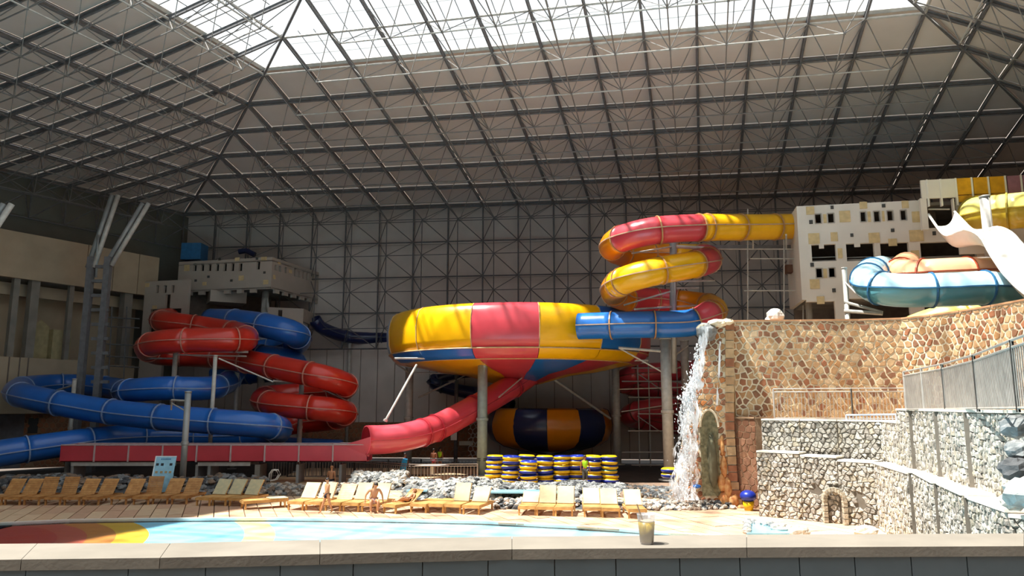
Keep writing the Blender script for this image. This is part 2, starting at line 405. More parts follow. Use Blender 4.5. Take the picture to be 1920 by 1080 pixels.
# --- space frame
def frame(w, label, kvis, jmin):
    fn, kx = SLOPES[w]; t = T('space_frame', label, 'truss', nodeB(0, 0) if w != 'right' else nodeB(13, 0))
    lim = lambda j: min(kx(j), kvis)
    for j in range(jmin, 7):
        pts = [fn(k, j) for k in range(-j, lim(j) + 1)]
        if len(pts) > 1: t.part('chord', MB().sweep(pts, 0.085, n=5), DSTEEL if j > 0 else LSTEEL)  # pale in the skylight, dark below: sun and shade painted onto the steel
        if j > 0: t.part('purlin', MB().sweep([p + Vector((0, 0, .2)) for p in pts], 0.1, n=4), DSTEEL)
    kmin = -6
    for k in range(kmin, lim(6) + 1):
        js = [j for j in range(jmin, 7) if -j <= k <= kx(j)]
        if len(js) > 1: t.part('rib', MB().sweep([fn(k, j) for j in js], 0.085, n=5), DSTEEL if True else 0)
        if len(js) > 1: t.part('rafter', MB().sweep([fn(k, j) + Vector((0, 0, .2)) for j in js], 0.09, n=4), DSTEEL)
    web = MB(); low = {}
    for j in range(jmin, 6):
        for k, poly in cells(w, j):
            if k >= kvis: continue
            if len(poly) == 3 : continue
            c = sum(poly, Vector()) / 4 - Vector((0, 0, 0.65 * W)); low[(k, j)] = c
            for p in poly: web.bar(p, c, 0.032, n=4, cap=False)
            web.ellip(c, (0.1,) * 3, 5, 3)
    t.part('web_bar', web, MSTEEL, kind='stuff')
    for j in range(jmin, 6):
        pts = [low[q] for q in sorted(low) if q[1] == j]
        if len(pts) > 1: t.part('lower_chord', MB().sweep(pts, 0.05, n=5), LSTEEL if j < 1 else MSTEEL)  # paler steel by the skylight imitates sunlit chords
    for k in sorted({q[0] for q in low}):
        pts = [low[(k, j)] for j in range(jmin, 6) if (k, j) in low]
        if len(pts) > 1: t.part('lower_rib', MB().sweep(pts, 0.042, n=5), MSTEEL)
    if w != 'back': t.part('hip', MB().sweep([fn(-j, j) for j in range(jmin, 7)], 0.1, n=5), DSTEEL)
    return t
frame('back', 'steel space frame under the wide sloping ceiling facing the viewer', 99, -5)
frame('left', 'steel space frame under the left ceiling slope beside the skylight corner', 17, -5)
frame('right', 'steel space frame at the top right beyond the far skylight corner', 15, -5)
# --- back wall
def WB(i, r, off=0.0):
    p = nodeB(i, 6); return Vector((p.x, p.y, p.z - r * W)) + Vector((-0.17, -0.63, 0)) * W * off
e0, e1 = WB(-6, 0), WB(19, 0); ee = (e1 - e0).normalized() * 4; e0 = e0 - ee; e1 = e1 + ee
bw = struct('wall_back', MB().hexa([Vector((e0.x, e0.y + 1.2, 0)), Vector((e1.x, e1.y + 1.2, 0)), Vector((e1.x, e1.y + 1.5, 0)), Vector((e0.x, e0.y + 1.5, 0)),
     e0 + Vector((0, 1.2, .6)), e1 + Vector((0, 1.2, .6)), e1 + Vector((0, 1.5, .6)), e0 + Vector((0, 1.5, .6))]), DARKIN)
Yp = Vector((0, 1.0, 0))
for i in range(-6, 19):
    for r in range(4):
        mb = MB(); a, b, c, d = WB(i, r) + Yp, WB(i + 1, r) + Yp, WB(i + 1, r + 1) + Yp, WB(i, r + 1) + Yp
        g = Vector((0.02, 0, 0)); h = Vector((0, 0, 0.02)); th = Vector((0, .1, 0))
        if r == 0: a = a + Vector((0, 0, .5)); b = b + Vector((0, 0, .5))
        mb.hexa([d + g + h, c - g + h, c - g + h + th, d + g + h + th, a + g - h, b - g - h, b - g - h + th, a + g - h + th])
        link('wall_panel', mb.mesh('wall_panel', WALLP), bw)
    for q in range(2):
        a, b = WB(i + q / 2, 4) + Yp, WB(i + q / 2 + 0.5, 4) + Yp
        mb = MB(); g = Vector((0.025, 0, 0)); th = Vector((0, .1, 0)); a0 = Vector((a.x, a.y, 0)); b0 = Vector((b.x, b.y, 0))
        mb.hexa([a0 + g, b0 - g, b0 - g + th, a0 + g + th, a + g, b - g, b - g + th, a + g + th])
        link('cladding_sheet', mb.mesh('cladding_sheet', WALLP), bw)
t = T('wall_space_frame', 'steel truss lattice standing in front of the upper back wall', 'truss', WB(0, 4))
web = MB(); low = {}
for r in range(0, 5): t.part('chord', MB().sweep([WB(i, r) for i in range(-6, 20)], 0.07, n=5), DSTEEL)
for i in range(-6, 20): t.part('post', MB().sweep([WB(i, 0), WB(i, 4)], 0.08, n=5), DSTEEL)
for i in range(-6, 19):
    for r in range(0, 4):
        c = (WB(i, r) + WB(i + 1, r) + WB(i, r + 1) + WB(i + 1, r + 1)) / 4 + Vector((-0.17, -0.63, 0)) * W; low[(i, r)] = c
        for p in (WB(i, r), WB(i + 1, r), WB(i, r + 1), WB(i + 1, r + 1)): web.bar(p, c, 0.04, n=4, cap=False)
t.part('web_bar', web, DSTEEL, kind='stuff')
for r in range(4): t.part('inner_chord', MB().sweep([low[(i, r)] for i in range(-6, 19)], 0.035, n=4), DSTEEL)
for i in range(-6, 19): t.part('inner_post', MB().sweep([low[(i, r)] for r in range(4)], 0.04, n=4), DSTEEL)
web2 = MB()
for i in range(-6, 19):
    c = low[(i, 0)]; web2.bar(c, nodeB(i + .5, 5.5) - Vector((0, 0, .65 * W)), 0.045, n=4)
t.part('knee_brace', web2, DSTEEL, kind='stuff')
# --- left, right and near walls
def WL(k, r):
    p = nodeL(k, 6); return Vector((p.x, p.y, p.z - r * W))
def WR(k, r):
    p = nodeR(k, 6); return Vector((p.x, p.y, p.z - r * W))
def wallrun(name, pts, top, th, mat, pname, step):
    root = None
    for k in range(len(pts) - 1):
        a, b = pts[k], pts[k + 1]; n = Vector((-(b - a).y, (b - a).x, 0)).normalized() * th
        mb = MB(); a0 = Vector((a.x, a.y, 0)); b0 = Vector((b.x, b.y, 0)); mb.hexa([a0, b0, b0 + n, a0 + n, a, b, b + n, a + n])
        if root is None: root = struct(name, mb, mat)
        else: link(pname, mb.mesh(pname, mat), root)
    return root
UPZ = Vector((0, 0, .55))
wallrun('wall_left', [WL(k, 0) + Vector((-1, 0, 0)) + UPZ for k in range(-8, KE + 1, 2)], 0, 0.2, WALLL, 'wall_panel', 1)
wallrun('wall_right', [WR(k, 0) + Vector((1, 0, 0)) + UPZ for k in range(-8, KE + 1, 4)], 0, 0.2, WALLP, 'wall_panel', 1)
mb = MB(); ring = [nodeL(KE, j) for j in range(6, -7, -1)] + [nodeL(KE, -6.5)] + [nodeR(KE, j) for j in range(-6, 7)]
for a, b in zip(ring[:-1], ring[1:]):
    a, b = a + UPZ, b + UPZ; mb.add([Vector((a.x, a.y, 0)), Vector((b.x, b.y, 0)), b, a], [(0, 1, 2, 3)])
struct('wall_near', mb, WALLP)
t = T('eave_truss', 'dark steel truss running along the top of the left wall', 'truss', WL(-6, 1))
for r in (0, 1): t.part('chord', MB().sweep([WL(k, r) for k in range(-6, 6)], 0.08, n=5), DSTEEL)
t.part('inner_chord', MB().sweep([WL(k + .5, .55) + Vector((1.6, -.9, 0)) for k in range(-6, 5)], 0.06, n=5), DSTEEL)
for k in range(-6, 6): t.part('post', MB().bar(WL(k, 0), WL(k, 1), 0.06), DSTEEL)
for k in range(-6, 5):
    c = WL(k + .5, .55) + Vector((1.6, -.9, 0))
    for p in (WL(k, 0), WL(k + 1, 0), WL(k, 1), WL(k + 1, 1)): t.part('diagonal', MB().bar(p, c, 0.05, n=4), DSTEEL)
# --- ground
mb = MB(); mb.box((0, 20, -0.6), (150, 160, 0.4)); struct('floor', mb, SOIL)
PE = [(-60, 1000), (0, 981.5), (130, 975.5), (300, 973), (500, 972), (700, 974), (900, 978), (1100, 988), (1280, 1001), (1420, 1010)]
pool_edge = [ground(x, y) for x, y in PE]
# paving slabs in the hall's own direction
dv = Vector((-0.36, 0.933, 0)); du = Vector((0.933, 0.36, 0))
def edgeY(x):
    for a, b in zip(pool_edge[:-1], pool_edge[1:]):
        if a.x <= x <= b.x: return a.y + (b.y - a.y) * (x - a.x) / (b.x - a.x)
    return pool_edge[0].y if x < pool_edge[0].x else pool_edge[-1].y - (x - pool_edge[-1].x) * .6
mb = MB(); n = len(pool_edge)
L = [Vector((-40, pool_edge[0].y, -.08))] + [Vector((p.x, p.y, -.08)) for p in pool_edge] + [Vector((40, 20, -.08))]
for a, b in zip(L[:-1], L[1:]): mb.hexa([a - Vector((0, 0, .5)), b - Vector((0, 0, .5)), Vector((b.x, 47, -.58)), Vector((a.x, 47, -.58)), a, b, Vector((b.x, 47, -.08)), Vector((a.x, 47, -.08))])
mb.box((22.6, 13, -.33), (30, 34, .5))
deck = struct('floor_deck', mb, GROUT)
rest = MB(); cnt = 0
origin = Vector((-5, 31.9, 0)); rows = []
for r in range(-9, 9):
    for c in range(-60, 70):
        rows.append((abs((origin + du * c * .62 + dv * (r * 2.2 + 1)).y - 32 - (2.0 if c > 20 else 0)), r, c))
rows.sort()
for _, r, c in rows:
    u0 = c * 0.62; v0 = r * 2.2
    def q(u, v):
        p = origin + du * u + dv * v; return p
    ctr = q(u0 + .31, v0 + 1.1)
    if ctr.y > 44 or ctr.x < -27 or ctr.x > 22: continue
    pts = [q(u0 + .02, v0 + .02), q(u0 + .6, v0 + .02), q(u0 + .6, v0 + 2.18), q(u0 + .02, v0 + 2.18)]
    ok = True; pp = []
    for k, p in enumerate(pts):
        e = edgeY(p.x) + 0.12
        if p.y < e:
            other = pts[[3, 2, 1, 0][k]]
            if other.y <= e + .1: ok = False; break
            tt = (e - p.y) / (other.y - p.y); p = p.lerp(other, tt)
        pp.append(p)
    if not ok: continue
    h = U(-0.006, 0.006); m = PAV[int(U(0, 2.99))]
    mb = MB(); mb.hexa([p + Vector((0, 0, -.06)) for p in pp] + [p + Vector((0, 0, h)) for p in pp])
    if cnt < 296 and ctr.z == 0: link('paving_slab', mb.mesh('paving_slab', m), deck); cnt += 1
    else: rest.hexa(mb.v)
# plaza in front of the grotto, right of the pool
mb2 = rest
tag(link('far_paving', mb2.mesh('far_paving', PAV[1]), deck), kind='stuff')
# pool: coping, floor, water
cop = T('pool_coping', 'pale rounded coping along the far edge of the painted pool', 'coping', pool_edge[4])
for a, b in zip(pool_edge[:-1], pool_edge[1:]):
    nrm = Vector((-(b - a).y, (b - a).x, 0)).normalized() * .16
    cop.part('coping_stone', MB().hexa([a - Vector((0, 0, .2)), b - Vector((0, 0, .2)), b + nrm - Vector((0, 0, .2)), a + nrm - Vector((0, 0, .2)), a + Vector((0, 0, .03)), b + Vector((0, 0, .03)), b + nrm + Vector((0, 0, .03)), a + nrm + Vector((0, 0, .03))]), WHITE)
mb = MB()
for a, b in zip(L[:-1], L[1:]): mb.add([Vector((a.x, a.y + .1, -.13)), Vector((b.x, b.y + .1, -.13)), Vector((b.x, 3.5, -.13)), Vector((a.x, 3.5, -.13))], [(0, 3, 2, 1)])
pf = struct('floor_pool', mb, POOLF)
mb = MB()
for a, b in zip(L[:-1], L[1:]): mb.add([Vector((a.x, a.y + .05, -.012)), Vector((b.x, b.y + .05, -.012)), Vector((b.x, 3.6, -.012)), Vector((a.x, 3.6, -.012))], [(0, 3, 2, 1)])
single('pool_water', mb, WATER, 'clear shallow water over the painted blue, yellow and red pool floor', 'water', kind='stuff')

# ================================================= PARAPET IN FRONT
ZT = 4.0
fe = [ground(x, y, ZT) for x, y in ((-150, 1052), (40, 1049), (300, 1046), (600, 1039), (960, 1030), (1400, 1026.5), (1920, 1024), (2100, 1024))]
be = [ground(x, y, ZT) for x, y in ((-150, 1021), (70, 1019), (320, 1018), (600, 1012), (960, 1006), (1400, 1002.5), (1920, 1000), (2100, 1000))]
par = T('parapet_wall', 'low tiled wall with a sunlit concrete ledge in the foreground', 'wall', (fe[4].x, fe[4].y, 0))
core = MB()
def inset(p, q): return p + (q - p).normalized() * 0.0012
for k in range(len(fe) - 1):
    a, b, c, d = fe[k], fe[k + 1], be[k + 1], be[k]
    lo = Vector((0, 0, .042))
    par.part('ledge_slab', MB().hexa([inset(a, b) - lo, inset(b, a) - lo, inset(c, d) - lo, inset(d, c) - lo, inset(a, b), inset(b, a), inset(c, d), inset(d, c)]), CONC)
    i = Vector((0, .03, 0)); z0 = Vector((0, 0, ZT))
    core.hexa([a + i - z0, b + i - z0, c - i - z0, d - i - z0, a + i - lo * .12, b + i - lo * .12, c - i - lo * .12, d - i - lo * .12])
par.part('wall_core', core, CONC2)
tx = [-150, -30, 48, 240, 385, 525, 662, 792, 915, 1040, 1155, 1275, 1388, 1500, 1604, 1710, 1815, 1925]
def fpt(px):
    d = ray(px, 1040); best = None
    for a, b in zip(fe[:-1], fe[1:]):
        r = d.x / d.y; den = (b.x - a.x) - r * (b.y - a.y); s = (r * a.y - a.x) / den
        if -1e-6 <= s <= 1 + 1e-6: return a.lerp(b, s)
    return fe[0] if px < 0 else fe[-1]
for a, b in zip(tx[:-1], tx[1:]):
    p, q2 = fpt(a + 1.0), fpt(b - 1.0)
    for r in range(3):
        zt = ZT - 0.042 - r * 0.27; zb = zt - 0.266; o = Vector((0, .012, 0)); o2 = Vector((0, .035, 0))
        f = lambda v, z, oo: Vector((v.x, v.y, z)) + oo
        par.part('tile', MB().hexa([f(p, zb, o), f(q2, zb, o), f(q2, zb, o2), f(p, zb, o2), f(p, zt, o), f(q2, zt, o), f(q2, zt, o2), f(p, zt, o2)]), TILE)
# cup
cb = ground(1213, 1020, ZT); t = T('plastic_cup', 'clear plastic cup of pale yellow drink standing on the concrete ledge', 'cup', cb)
t.part('cup_wall', MB().lathe([(0.0, .001), (.028, .001), (.0295, .004), (.040, .125), (.0415, .1255), (.0415, .128), (.039, .128), (.0285, .006), (0, .006)], cb, 32), CUPM, True)
LIQ = M('cloudy_lemonade', '#c9b45c', rough=0.35, tint='#b59a3a', scale=14)
t.part('liquid', MB().lathe([(0, .007), (.028, .007), (.0362, .094), (0, .094)], cb, 28), LIQ, True)
t.part('syrup', MB().lathe([(0, .0065), (.0284, .0065), (.0286, .016), (0, .016)], cb, 28), M('brown_syrup', '#8a6420', rough=.3), True)
t.part('ice_foam', MB().ellip(cb + Vector((.004, 0, .096)), (.032, .032, .008), 14, 6, jit=.06), M('pale_ice', '#c9bfae', rough=.4), True)
t.part('straw', MB().bar(cb + Vector((.01, 0, .02)), cb + Vector((-.038, .01, .168)), .003, 8), M('straw_brown', '#9a8268', rough=.5))

# ================================================= SLIDES
def tube_slide(name, label, pts, r, cols, seg=3.0, seam=FLANGE, flange=FLANGE, open_end=False, cat='water slide', ns=18, seamoff=0.0, fl=True, world_pts=False, low=None):
    """pts: (px,py,Y); cols: [(control index, material), ...]"""
    P = [Vector(p) for p in pts] if world_pts else [at(*p) for p in pts]
    path, idx = crom(P, 0.35); t = T(name, label, cat, path[0])
    acc = [0.0]
    for a, b in zip(path[:-1], path[1:]): acc.append(acc[-1] + (b - a).length)
    def colat(i):
        c = cols[0][1]
        for k, m in cols:
            if i >= k - 1e-6: c = m
        return c
    # section boundaries: colour changes plus every seg metres
    marks = [0]; last = 0.0
    for i in range(1, len(path) - 1):
        if colat(idx[i]) is not colat(idx[i - 1]) or acc[i] - last >= seg: marks.append(i); last = acc[i]
    marks.append(len(path) - 1)
    fr = []
    for i, p in enumerate(path):
        tn = (path[min(i + 1, len(path) - 1)] - path[max(i - 1, 0)]).normalized(); sd = tn.cross(Vector((0, 0, 1))).normalized(); fr.append((tn, sd, sd.cross(tn)))
    def ringpt(i, a, rr): 
        tn, sd, u = fr[i]; return path[i] + sd * math.cos(a) * rr + u * math.sin(a) * rr
    fm = MB()
    for a, b in zip(marks[:-1], marks[1:]):
        mb = MB(); vs = []; n = ns; N = b - a + 1
        for i in range(a, b + 1):
            for k in range(n): vs.append(ringpt(i, 2 * math.pi * k / n, r))
        for i in range(a, b + 1):
            for k in range(n): vs.append(ringpt(i, 2 * math.pi * k / n, r - .05))
        fs = []
        for i in range(N - 1):
            for k in range(n):
                k2 = (k + 1) % n; fs.append((i * n + k, i * n + k2, (i + 1) * n + k2, (i + 1) * n + k)); o = N * n
                fs.append((o + i * n + k, o + (i + 1) * n + k, o + (i + 1) * n + k2, o + i * n + k2))
        for i0 in (0, N - 1):
            for k in range(n):
                k2 = (k + 1) % n; fs.append((i0 * n + k, N * n + i0 * n + k, N * n + i0 * n + k2, i0 * n + k2))
        cm = colat(idx[(a + b) // 2])
        if low is None: mb.add(vs, fs); t.part('tube_section', mb, cm, True)
        else:
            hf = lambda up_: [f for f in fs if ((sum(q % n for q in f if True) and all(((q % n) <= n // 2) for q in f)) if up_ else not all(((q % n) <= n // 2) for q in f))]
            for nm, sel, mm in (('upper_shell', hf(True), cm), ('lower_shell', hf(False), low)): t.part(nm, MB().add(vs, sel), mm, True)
    for sgn in (0, math.pi):                     # side seams where the two half shells are bolted
        sm = MB(); vs = []
        for i in range(len(path)):
            for da, rr in ((-.03, r - .02), (-.03, r + .06), (.03, r + .06), (.03, r - .02)):
                vs.append(ringpt(i, sgn + da / r + seamoff, rr))
        fs = []
        for i in range(len(path) - 1):
            for k in range(4): fs.append((i * 4 + k, i * 4 + (k + 1) % 4, (i + 1) * 4 + (k + 1) % 4, (i + 1) * 4 + k))
        sm.add(vs, fs); t.part('side_seam', sm, seam)
    for mk in marks[1:-1] if fl else []:
        fm = MB(); tn = fr[mk][0]; vs = []
        for dd, rr in ((-.04, r - .02), (-.04, r + .065), (.04, r + .065), (.04, r - .02)):
            for k in range(ns): vs.append(ringpt(mk, 2 * math.pi * k / ns, rr) + tn * dd)
        fs = [(q * ns + k, q * ns + (k + 1) % ns, ((q + 1) % 4) * ns + (k + 1) % ns, ((q + 1) % 4) * ns + k) for q in range(4) for k in range(ns)]
        fm.add(vs, fs); t.part('joint_flange', fm, flange)
    return t, path, fr
# helix to the bowl
tube_slide('helical_slide', 'yellow, red and blue spiral tube slide winding from the right tower to the striped bowl',
  [(1514, 424, 48.6), (1420, 426, 47.0), (1310, 427, 45), (1225, 433, 44.2), (1165, 448, 45.4), (1148, 464, 48), (1168, 476, 50.5), (1230, 478, 52), (1290, 480, 51.5), (1325, 482, 49),
   (1325, 490, 46.8), (1290, 498, 45), (1220, 511, 44.2), (1168, 527, 45.2), (1150, 545, 47.8), (1170, 560, 50.3), (1230, 563, 52), (1290, 568, 51.6), (1328, 574, 50), (1340, 583, 48), (1325, 592, 46.6), (1290, 606, 46.2), (1180, 609, 46.4), (1085, 612, 47.4)],
  0.84, [(0, YEL), (1.95, RED), (3.9, ORA), (5, ORA), (7.6, YEL), (8.6, RED), (10.6, YEL), (13.2, ORA), (15.1, RED), (16.6, ORA), (18, YEL), (19.7, REDLIT), (20.55, BLU)], seg=2.6, seam=M('seam_tan', '#c0a088', rough=.5), flange=M('seam_amber', '#b88c60', rough=.4))  # plain tan seams, amber flanges
# exit chute
EX = [(1030, 672, 57), (985, 708, 55.5), (930, 742, 53.5), (870, 775, 51.2), (815, 803, 49), (760, 819, 47), (720, 824, 46), (686, 825, 45.4)]
tube_slide('exit_tube', 'coral red tube sloping down from under the striped bowl into the straight run-out flume', EX, 0.86,
  [(0, RED), (4.3, REDLIT)], seg=4.0, seam=M('coral_seam', '#c84a54', rough=.4), flange=M('coral_flange', '#b83040', rough=.4), fl=True, ns=28)  # lower end is the same red, paled in colour to look sunlit
# straight open flume
A, B = at(688, 862, 45.4), at(112, 868, 45.4); A.z = B.z = at(400, 866, 45.4).z
t = T('runout_flume', 'long straight open coral red flume on a white steel frame', 'water slide', (B.x, B.y, 0))
N = 9; Lx = (A - B).length; h = .98; wd = 1.75
for k in range(N):
    a = B.lerp(A, k / N); b = B.lerp(A, (k + 1) / N); mb = MB(); g = Vector((.02, 0, 0)); y = Vector((0, 1, 0)); z = Vector((0, 0, 1))
    hh = h if k < N - 1 else h + .02
    mb.hexa([a + g, b - g, b - g + y * .05, a + g + y * .05, a + g + z * hh, b - g + z * hh, b - g + z * hh + y * .05, a + g + z * hh + y * .05])
    mb.hexa([a + g + y * wd, b - g + y * wd, b - g + y * (wd + .05), a + g + y * (wd + .05), a + g + z * hh + y * wd, b - g + z * hh + y * wd, b - g + z * hh + y * (wd + .05), a + g + z * hh + y * (wd + .05)])
    mb.hexa([a + g, b - g, b - g + y * wd, a + g + y * wd, a + g + z * .05, b - g + z * .05, b - g + z * .05 + y * wd, a + g + z * .05 + y * wd])
    t.part('flume_section', mb, REDLIT if k > 5 else RED)  # right-hand sections use the paler red as painted sunlight
    for yy in (0, wd): t.part('rim', MB().bar(a + z * hh + y * yy, b + z * hh + y * yy, .045, 6), FLANGE)
    if k: t.part('joint_flange', MB().box(a + z * hh / 2 - y * .04, (.08, .08, hh)), FLANGE)
t.part('end_wall', MB().box(B + Vector((0, wd / 2, h / 2)), (.05, wd, h)), RED)
for k, (px0, px1) in enumerate(((135, 330), (372, 470))):
    p, q = at(px0, 874, 45.6), at(px1, 874, 45.6); z0 = B.z - .12
    for yy in (0.15, 1.55):
        t.part('frame_beam', MB().box(((p.x + q.x) / 2, B.y + yy, z0), (q.x - p.x, .14, .24)), LSTEEL)
for px in (140, 372, 395, 485, 560, 640):
    p = at(px, 880, 45.8)
    t.part('leg', MB().box((p.x, B.y + .8, B.z / 2 - .12), (.3 if px in (485,) else .16, 1.3, B.z - .1)), CONC2 if px == 485 else STEEL)
t.part('shallow_water', MB().box((B.x + Lx / 2, B.y + wd / 2, B.z + .14), (Lx - .2, wd - .1, .02)), WATER)
# open transition between tube mouth and flume
mb = MB(); a = at(690, 850, 45.4); 
mb.hexa([A + Vector((-1.4, 0, .95)), A + Vector((.1, 0, .3)), A + Vector((.1, .05, .3)), A + Vector((-1.4, .05, .95)), A + Vector((-1.4, 0, 1.0)), A + Vector((.5, -.1, 1.55)), A + Vector((.5, .0, 1.55)), A + Vector((-1.4, .05, 1.0))])
t.part('flume_cheek', mb, REDLIT); mb = MB()
mb.hexa([A + Vector((-1.4, 1.75, .95)), A + Vector((.1, 1.75, .3)), A + Vector((.1, 1.8, .3)), A + Vector((-1.4, 1.8, .95)), A + Vector((-1.4, 1.75, 1.0)), A + Vector((.5, 1.75, 1.55)), A + Vector((.5, 1.8, 1.55)), A + Vector((-1.4, 1.8, 1.0))])
t.part('flume_cheek', mb, REDLIT)

# ---- the striped bowl
def bowl(name, label, c, Rr, prof, colfn, nseg, a_off, cat='bowl slide', sub=5, seam=FLANGE):
    t = T(name, label, cat, c)
    for s in range(nseg):
        a0 = a_off + 2 * math.pi * s / nseg; a1 = a0 + 2 * math.pi / nseg
        for band, pr in enumerate(prof):
            mb = MB(); g = .003
            outer = [(r * Rr, z) for r, z in pr]; inner = [(r * Rr - .06, z + .02) for r, z in reversed(pr)]
            mb.lathe(outer + inner + [outer[0]], c, sub, a0=a0 + g, a1=a1 - g)
            t.part('shell_panel', mb, colfn(s, band), True)
    for band, pr in enumerate(prof[1:]):
        r, z = pr[0]; t.part('ring_flange', MB().sweep([c + Vector((math.cos(a) * (r * Rr + .03), math.sin(a) * (r * Rr + .03), z)) for a in [2 * math.pi * k / 72 for k in range(72)]], .045, 5, closed=True), seam)
    for s in range(nseg):
        a = a_off + 2 * math.pi * s / nseg
        for pr in prof[:1]:
            t.part('rib_flange', MB().sweep([c + Vector((math.cos(a) * (r * Rr + .02), math.sin(a) * (r * Rr + .02), z)) for r, z in pr], .035, 5), seam)
    return t
BC = Vector((at(972, 620, 57).x, 57.0, 0))
z_top = at(950, 569, 48.2).z; z1 = at(950, 651, 47.2).z; z2 = at(950, 672, 48.5).z; z3 = at(950, 694, 53).z
zm = (z_top * .55 + z1 * .45)
P0 = [(.84, z_top - .4), (.90, z_top - .04), (.94, z_top), (.972, z_top - .22), (.99, z_top - .7), (1.0, zm), (.995, z1 + .6), (.975, z1)]
P1 = [(.975, z1), (.95, z1 - .35), (.91, z1 - .62), (.85, z2)]
P2 = [(.85, z2), (.60, z2 - .55), (.40, z3 - .25), (.16, z3 - .9)]
def bc(s, band):
    # panel centre azimuth as the viewer sees it: 0 straight towards the viewer, + to the right
    az = ((-(math.degrees(BOFF) + 360 / 14 * (s + .5)) - 90 + 180 + 360) % 360)
    az = (math.degrees(BOFF) + 360 / 14 * (s + .5) + 90 + 180) % 360 - 180
    k = round((az - (-5.6)) / 25.714)      # 0 = the red front panel
    tab = {-4: (BLU, ORA, ORA), -3: (PALE, ORA, ORA), -2: (YEL, BLU, YEL), -1: (YEL, BLU, YEL), 0: (RED, RED, RED), 1: (YEL, YEL, BLU), 2: (BLU, YEL, RED), 3: (RED, RED, YEL)}
    if k in tab: return tab[k][band]
    return (BLU, RED, YEL)[(k + band) % 3]
BOFF = math.radians(-90 + 7.3)
SEAMW = M('bowl_seam', '#c9a878', rough=.5)
bowl('striped_bowl', 'huge raised bowl slide striped in yellow, red and blue panels', BC, 9.95, [P0, P1, P2], bc, 14, BOFF, seam=SEAMW)
# rear bowl, half in shade
RC = Vector((at(1030, 800, 63).x, 63.0, 0)); q0 = at(1030, 766, 59).z; q1 = at(1030, 834, 59).z; hm = (q0 + q1) / 2
def rc(s, b):
    az = (-90 + 25 + 360 / 12 * (s + .5) + 90 + 180) % 360 - 180
    return ORA if round((az - 10) / 30) % 2 == 0 else NAV
bowl('rear_bowl', 'smaller orange and navy banded bowl slide low in the shade behind the tall pillars', RC, 5.2,
     [[(.8, q0 - .25), (.86, q0), (.93, q0 - .15), (.985, hm + .5), (1, hm), (.985, hm - .5), (.93, q1 + .25), (.8, q1 - .2), (.5, q1 - .6), (.1, q1 - .9)]], rc, 12, math.radians(-90 + 25), seam=NAV)
# ---- supports of the bowl
def post(name, label, px, pyt, pyb, Y, r, arms=(), mat=LSTEEL, group=None, cat='pillar', zb=0.0, lean=0):
    top = at(px, pyt, Y); b = Vector((top.x, Y, zb)); t = T(name, label, cat, b, group)
    t.part('shaft', MB().bar(b, top, r, 16), mat, True)
    t.part('base_plate', MB().lathe([(0, 0), (r * 2, 0), (r * 2, .06), (r, .08), (0, .08)], b, 16), mat)
    t.part('cap', MB().lathe([(0, 0), (r * 1.15, 0), (r * 1.15, .07), (0, .09)], top, 16), mat, True)
    zc = (top.z + b.z) * .48; t.part('collar', MB().lathe([(r, -.1), (r * 1.2, -.08), (r * 1.2, .08), (r, .1)], Vector((b.x, b.y, zc)), 16), mat)
    for q in arms:
        p0 = at(*q[0]); p1 = at(*q[1]); t.part('arm', MB().bar(p0, p1, q[2] if len(q) > 2 else .07, 8), LSTEEL)
    return t
GREENST = M('grey_green_steel', '#98a8a4', rough=.5, metal=.1)
post('steel_pillar', 'thick grey-green steel pillar carrying the near rim of the striped bowl', 905, 674, 890, 50.8, .34,
     [((740, 672, 50), (905, 672, 51.3)), ((905, 671, 51.3), (1215, 676, 53)), ((905, 690, 51.4), (1100, 693, 56)), ((935, 745, 52), (1000, 690, 55), .05)], GREENST)
post('steel_pillar', 'tall steel pillar beside the waterfall holding up the blue tube', 1247, 636, 902, 47.7, .34,
     [((1160, 652, 47.5), (1246, 659, 47.7), .09), ((1246, 700, 47.7), (1160, 652, 47.5), .05), ((1250, 678, 47.7), (1290, 648, 50), .05), ((1252, 700, 47.7), (1275, 688, 51), .04)])
post('steel_pillar', 'steel pillar under the right rim of the striped bowl', 1154, 682, 872, 60, .3, [((1154, 684, 60), (1050, 700, 57)), ((1145, 785, 60), (1030, 706, 57), .09)])
post('steel_pillar', 'steel pillar under the left rim of the striped bowl', 768, 690, 864, 60, .32, [((775, 699, 59), (980, 702, 58), .06), ((740, 680, 58), (768, 700, 60), .07)])
post('steel_pillar', 'slim steel pillar directly behind the waterfall grotto', 1283, 640, 890, 56, .3, [((1160, 730, 56), (1283, 726, 56), .05), ((1283, 755, 56), (1165, 772, 56), .04)])
post('steel_pillar', 'thin dark pillar behind the coral tube, carrying two small signs', 856, 705, 842, 62, .16, [((856, 712, 62), (785, 745, 60), .08), ((856, 712, 62), (880, 700, 60), .05)], DSTEEL)
single('steel_strut', MB().bar(at(723, 788, 46.6), at(781, 684, 49.3), .075, 8).bar(at(722, 790, 46.6), at(724, 786, 46.6), .14, 8), LSTEEL, 'bright diagonal strut from the coral exit tube up to the bowl', 'strut')
single('notice_sign', MB().box(at(851, 818, 61.5), (.5, .04, .62)), WHITE, 'small white notice on the thin dark pillar', 'sign')
single('notice_sign', MB().box(at(874, 831, 60), (1.1, .04, .32)), M('grey_sign', '#9a9a90'), 'long low grey notice right of the thin dark pillar', 'sign')

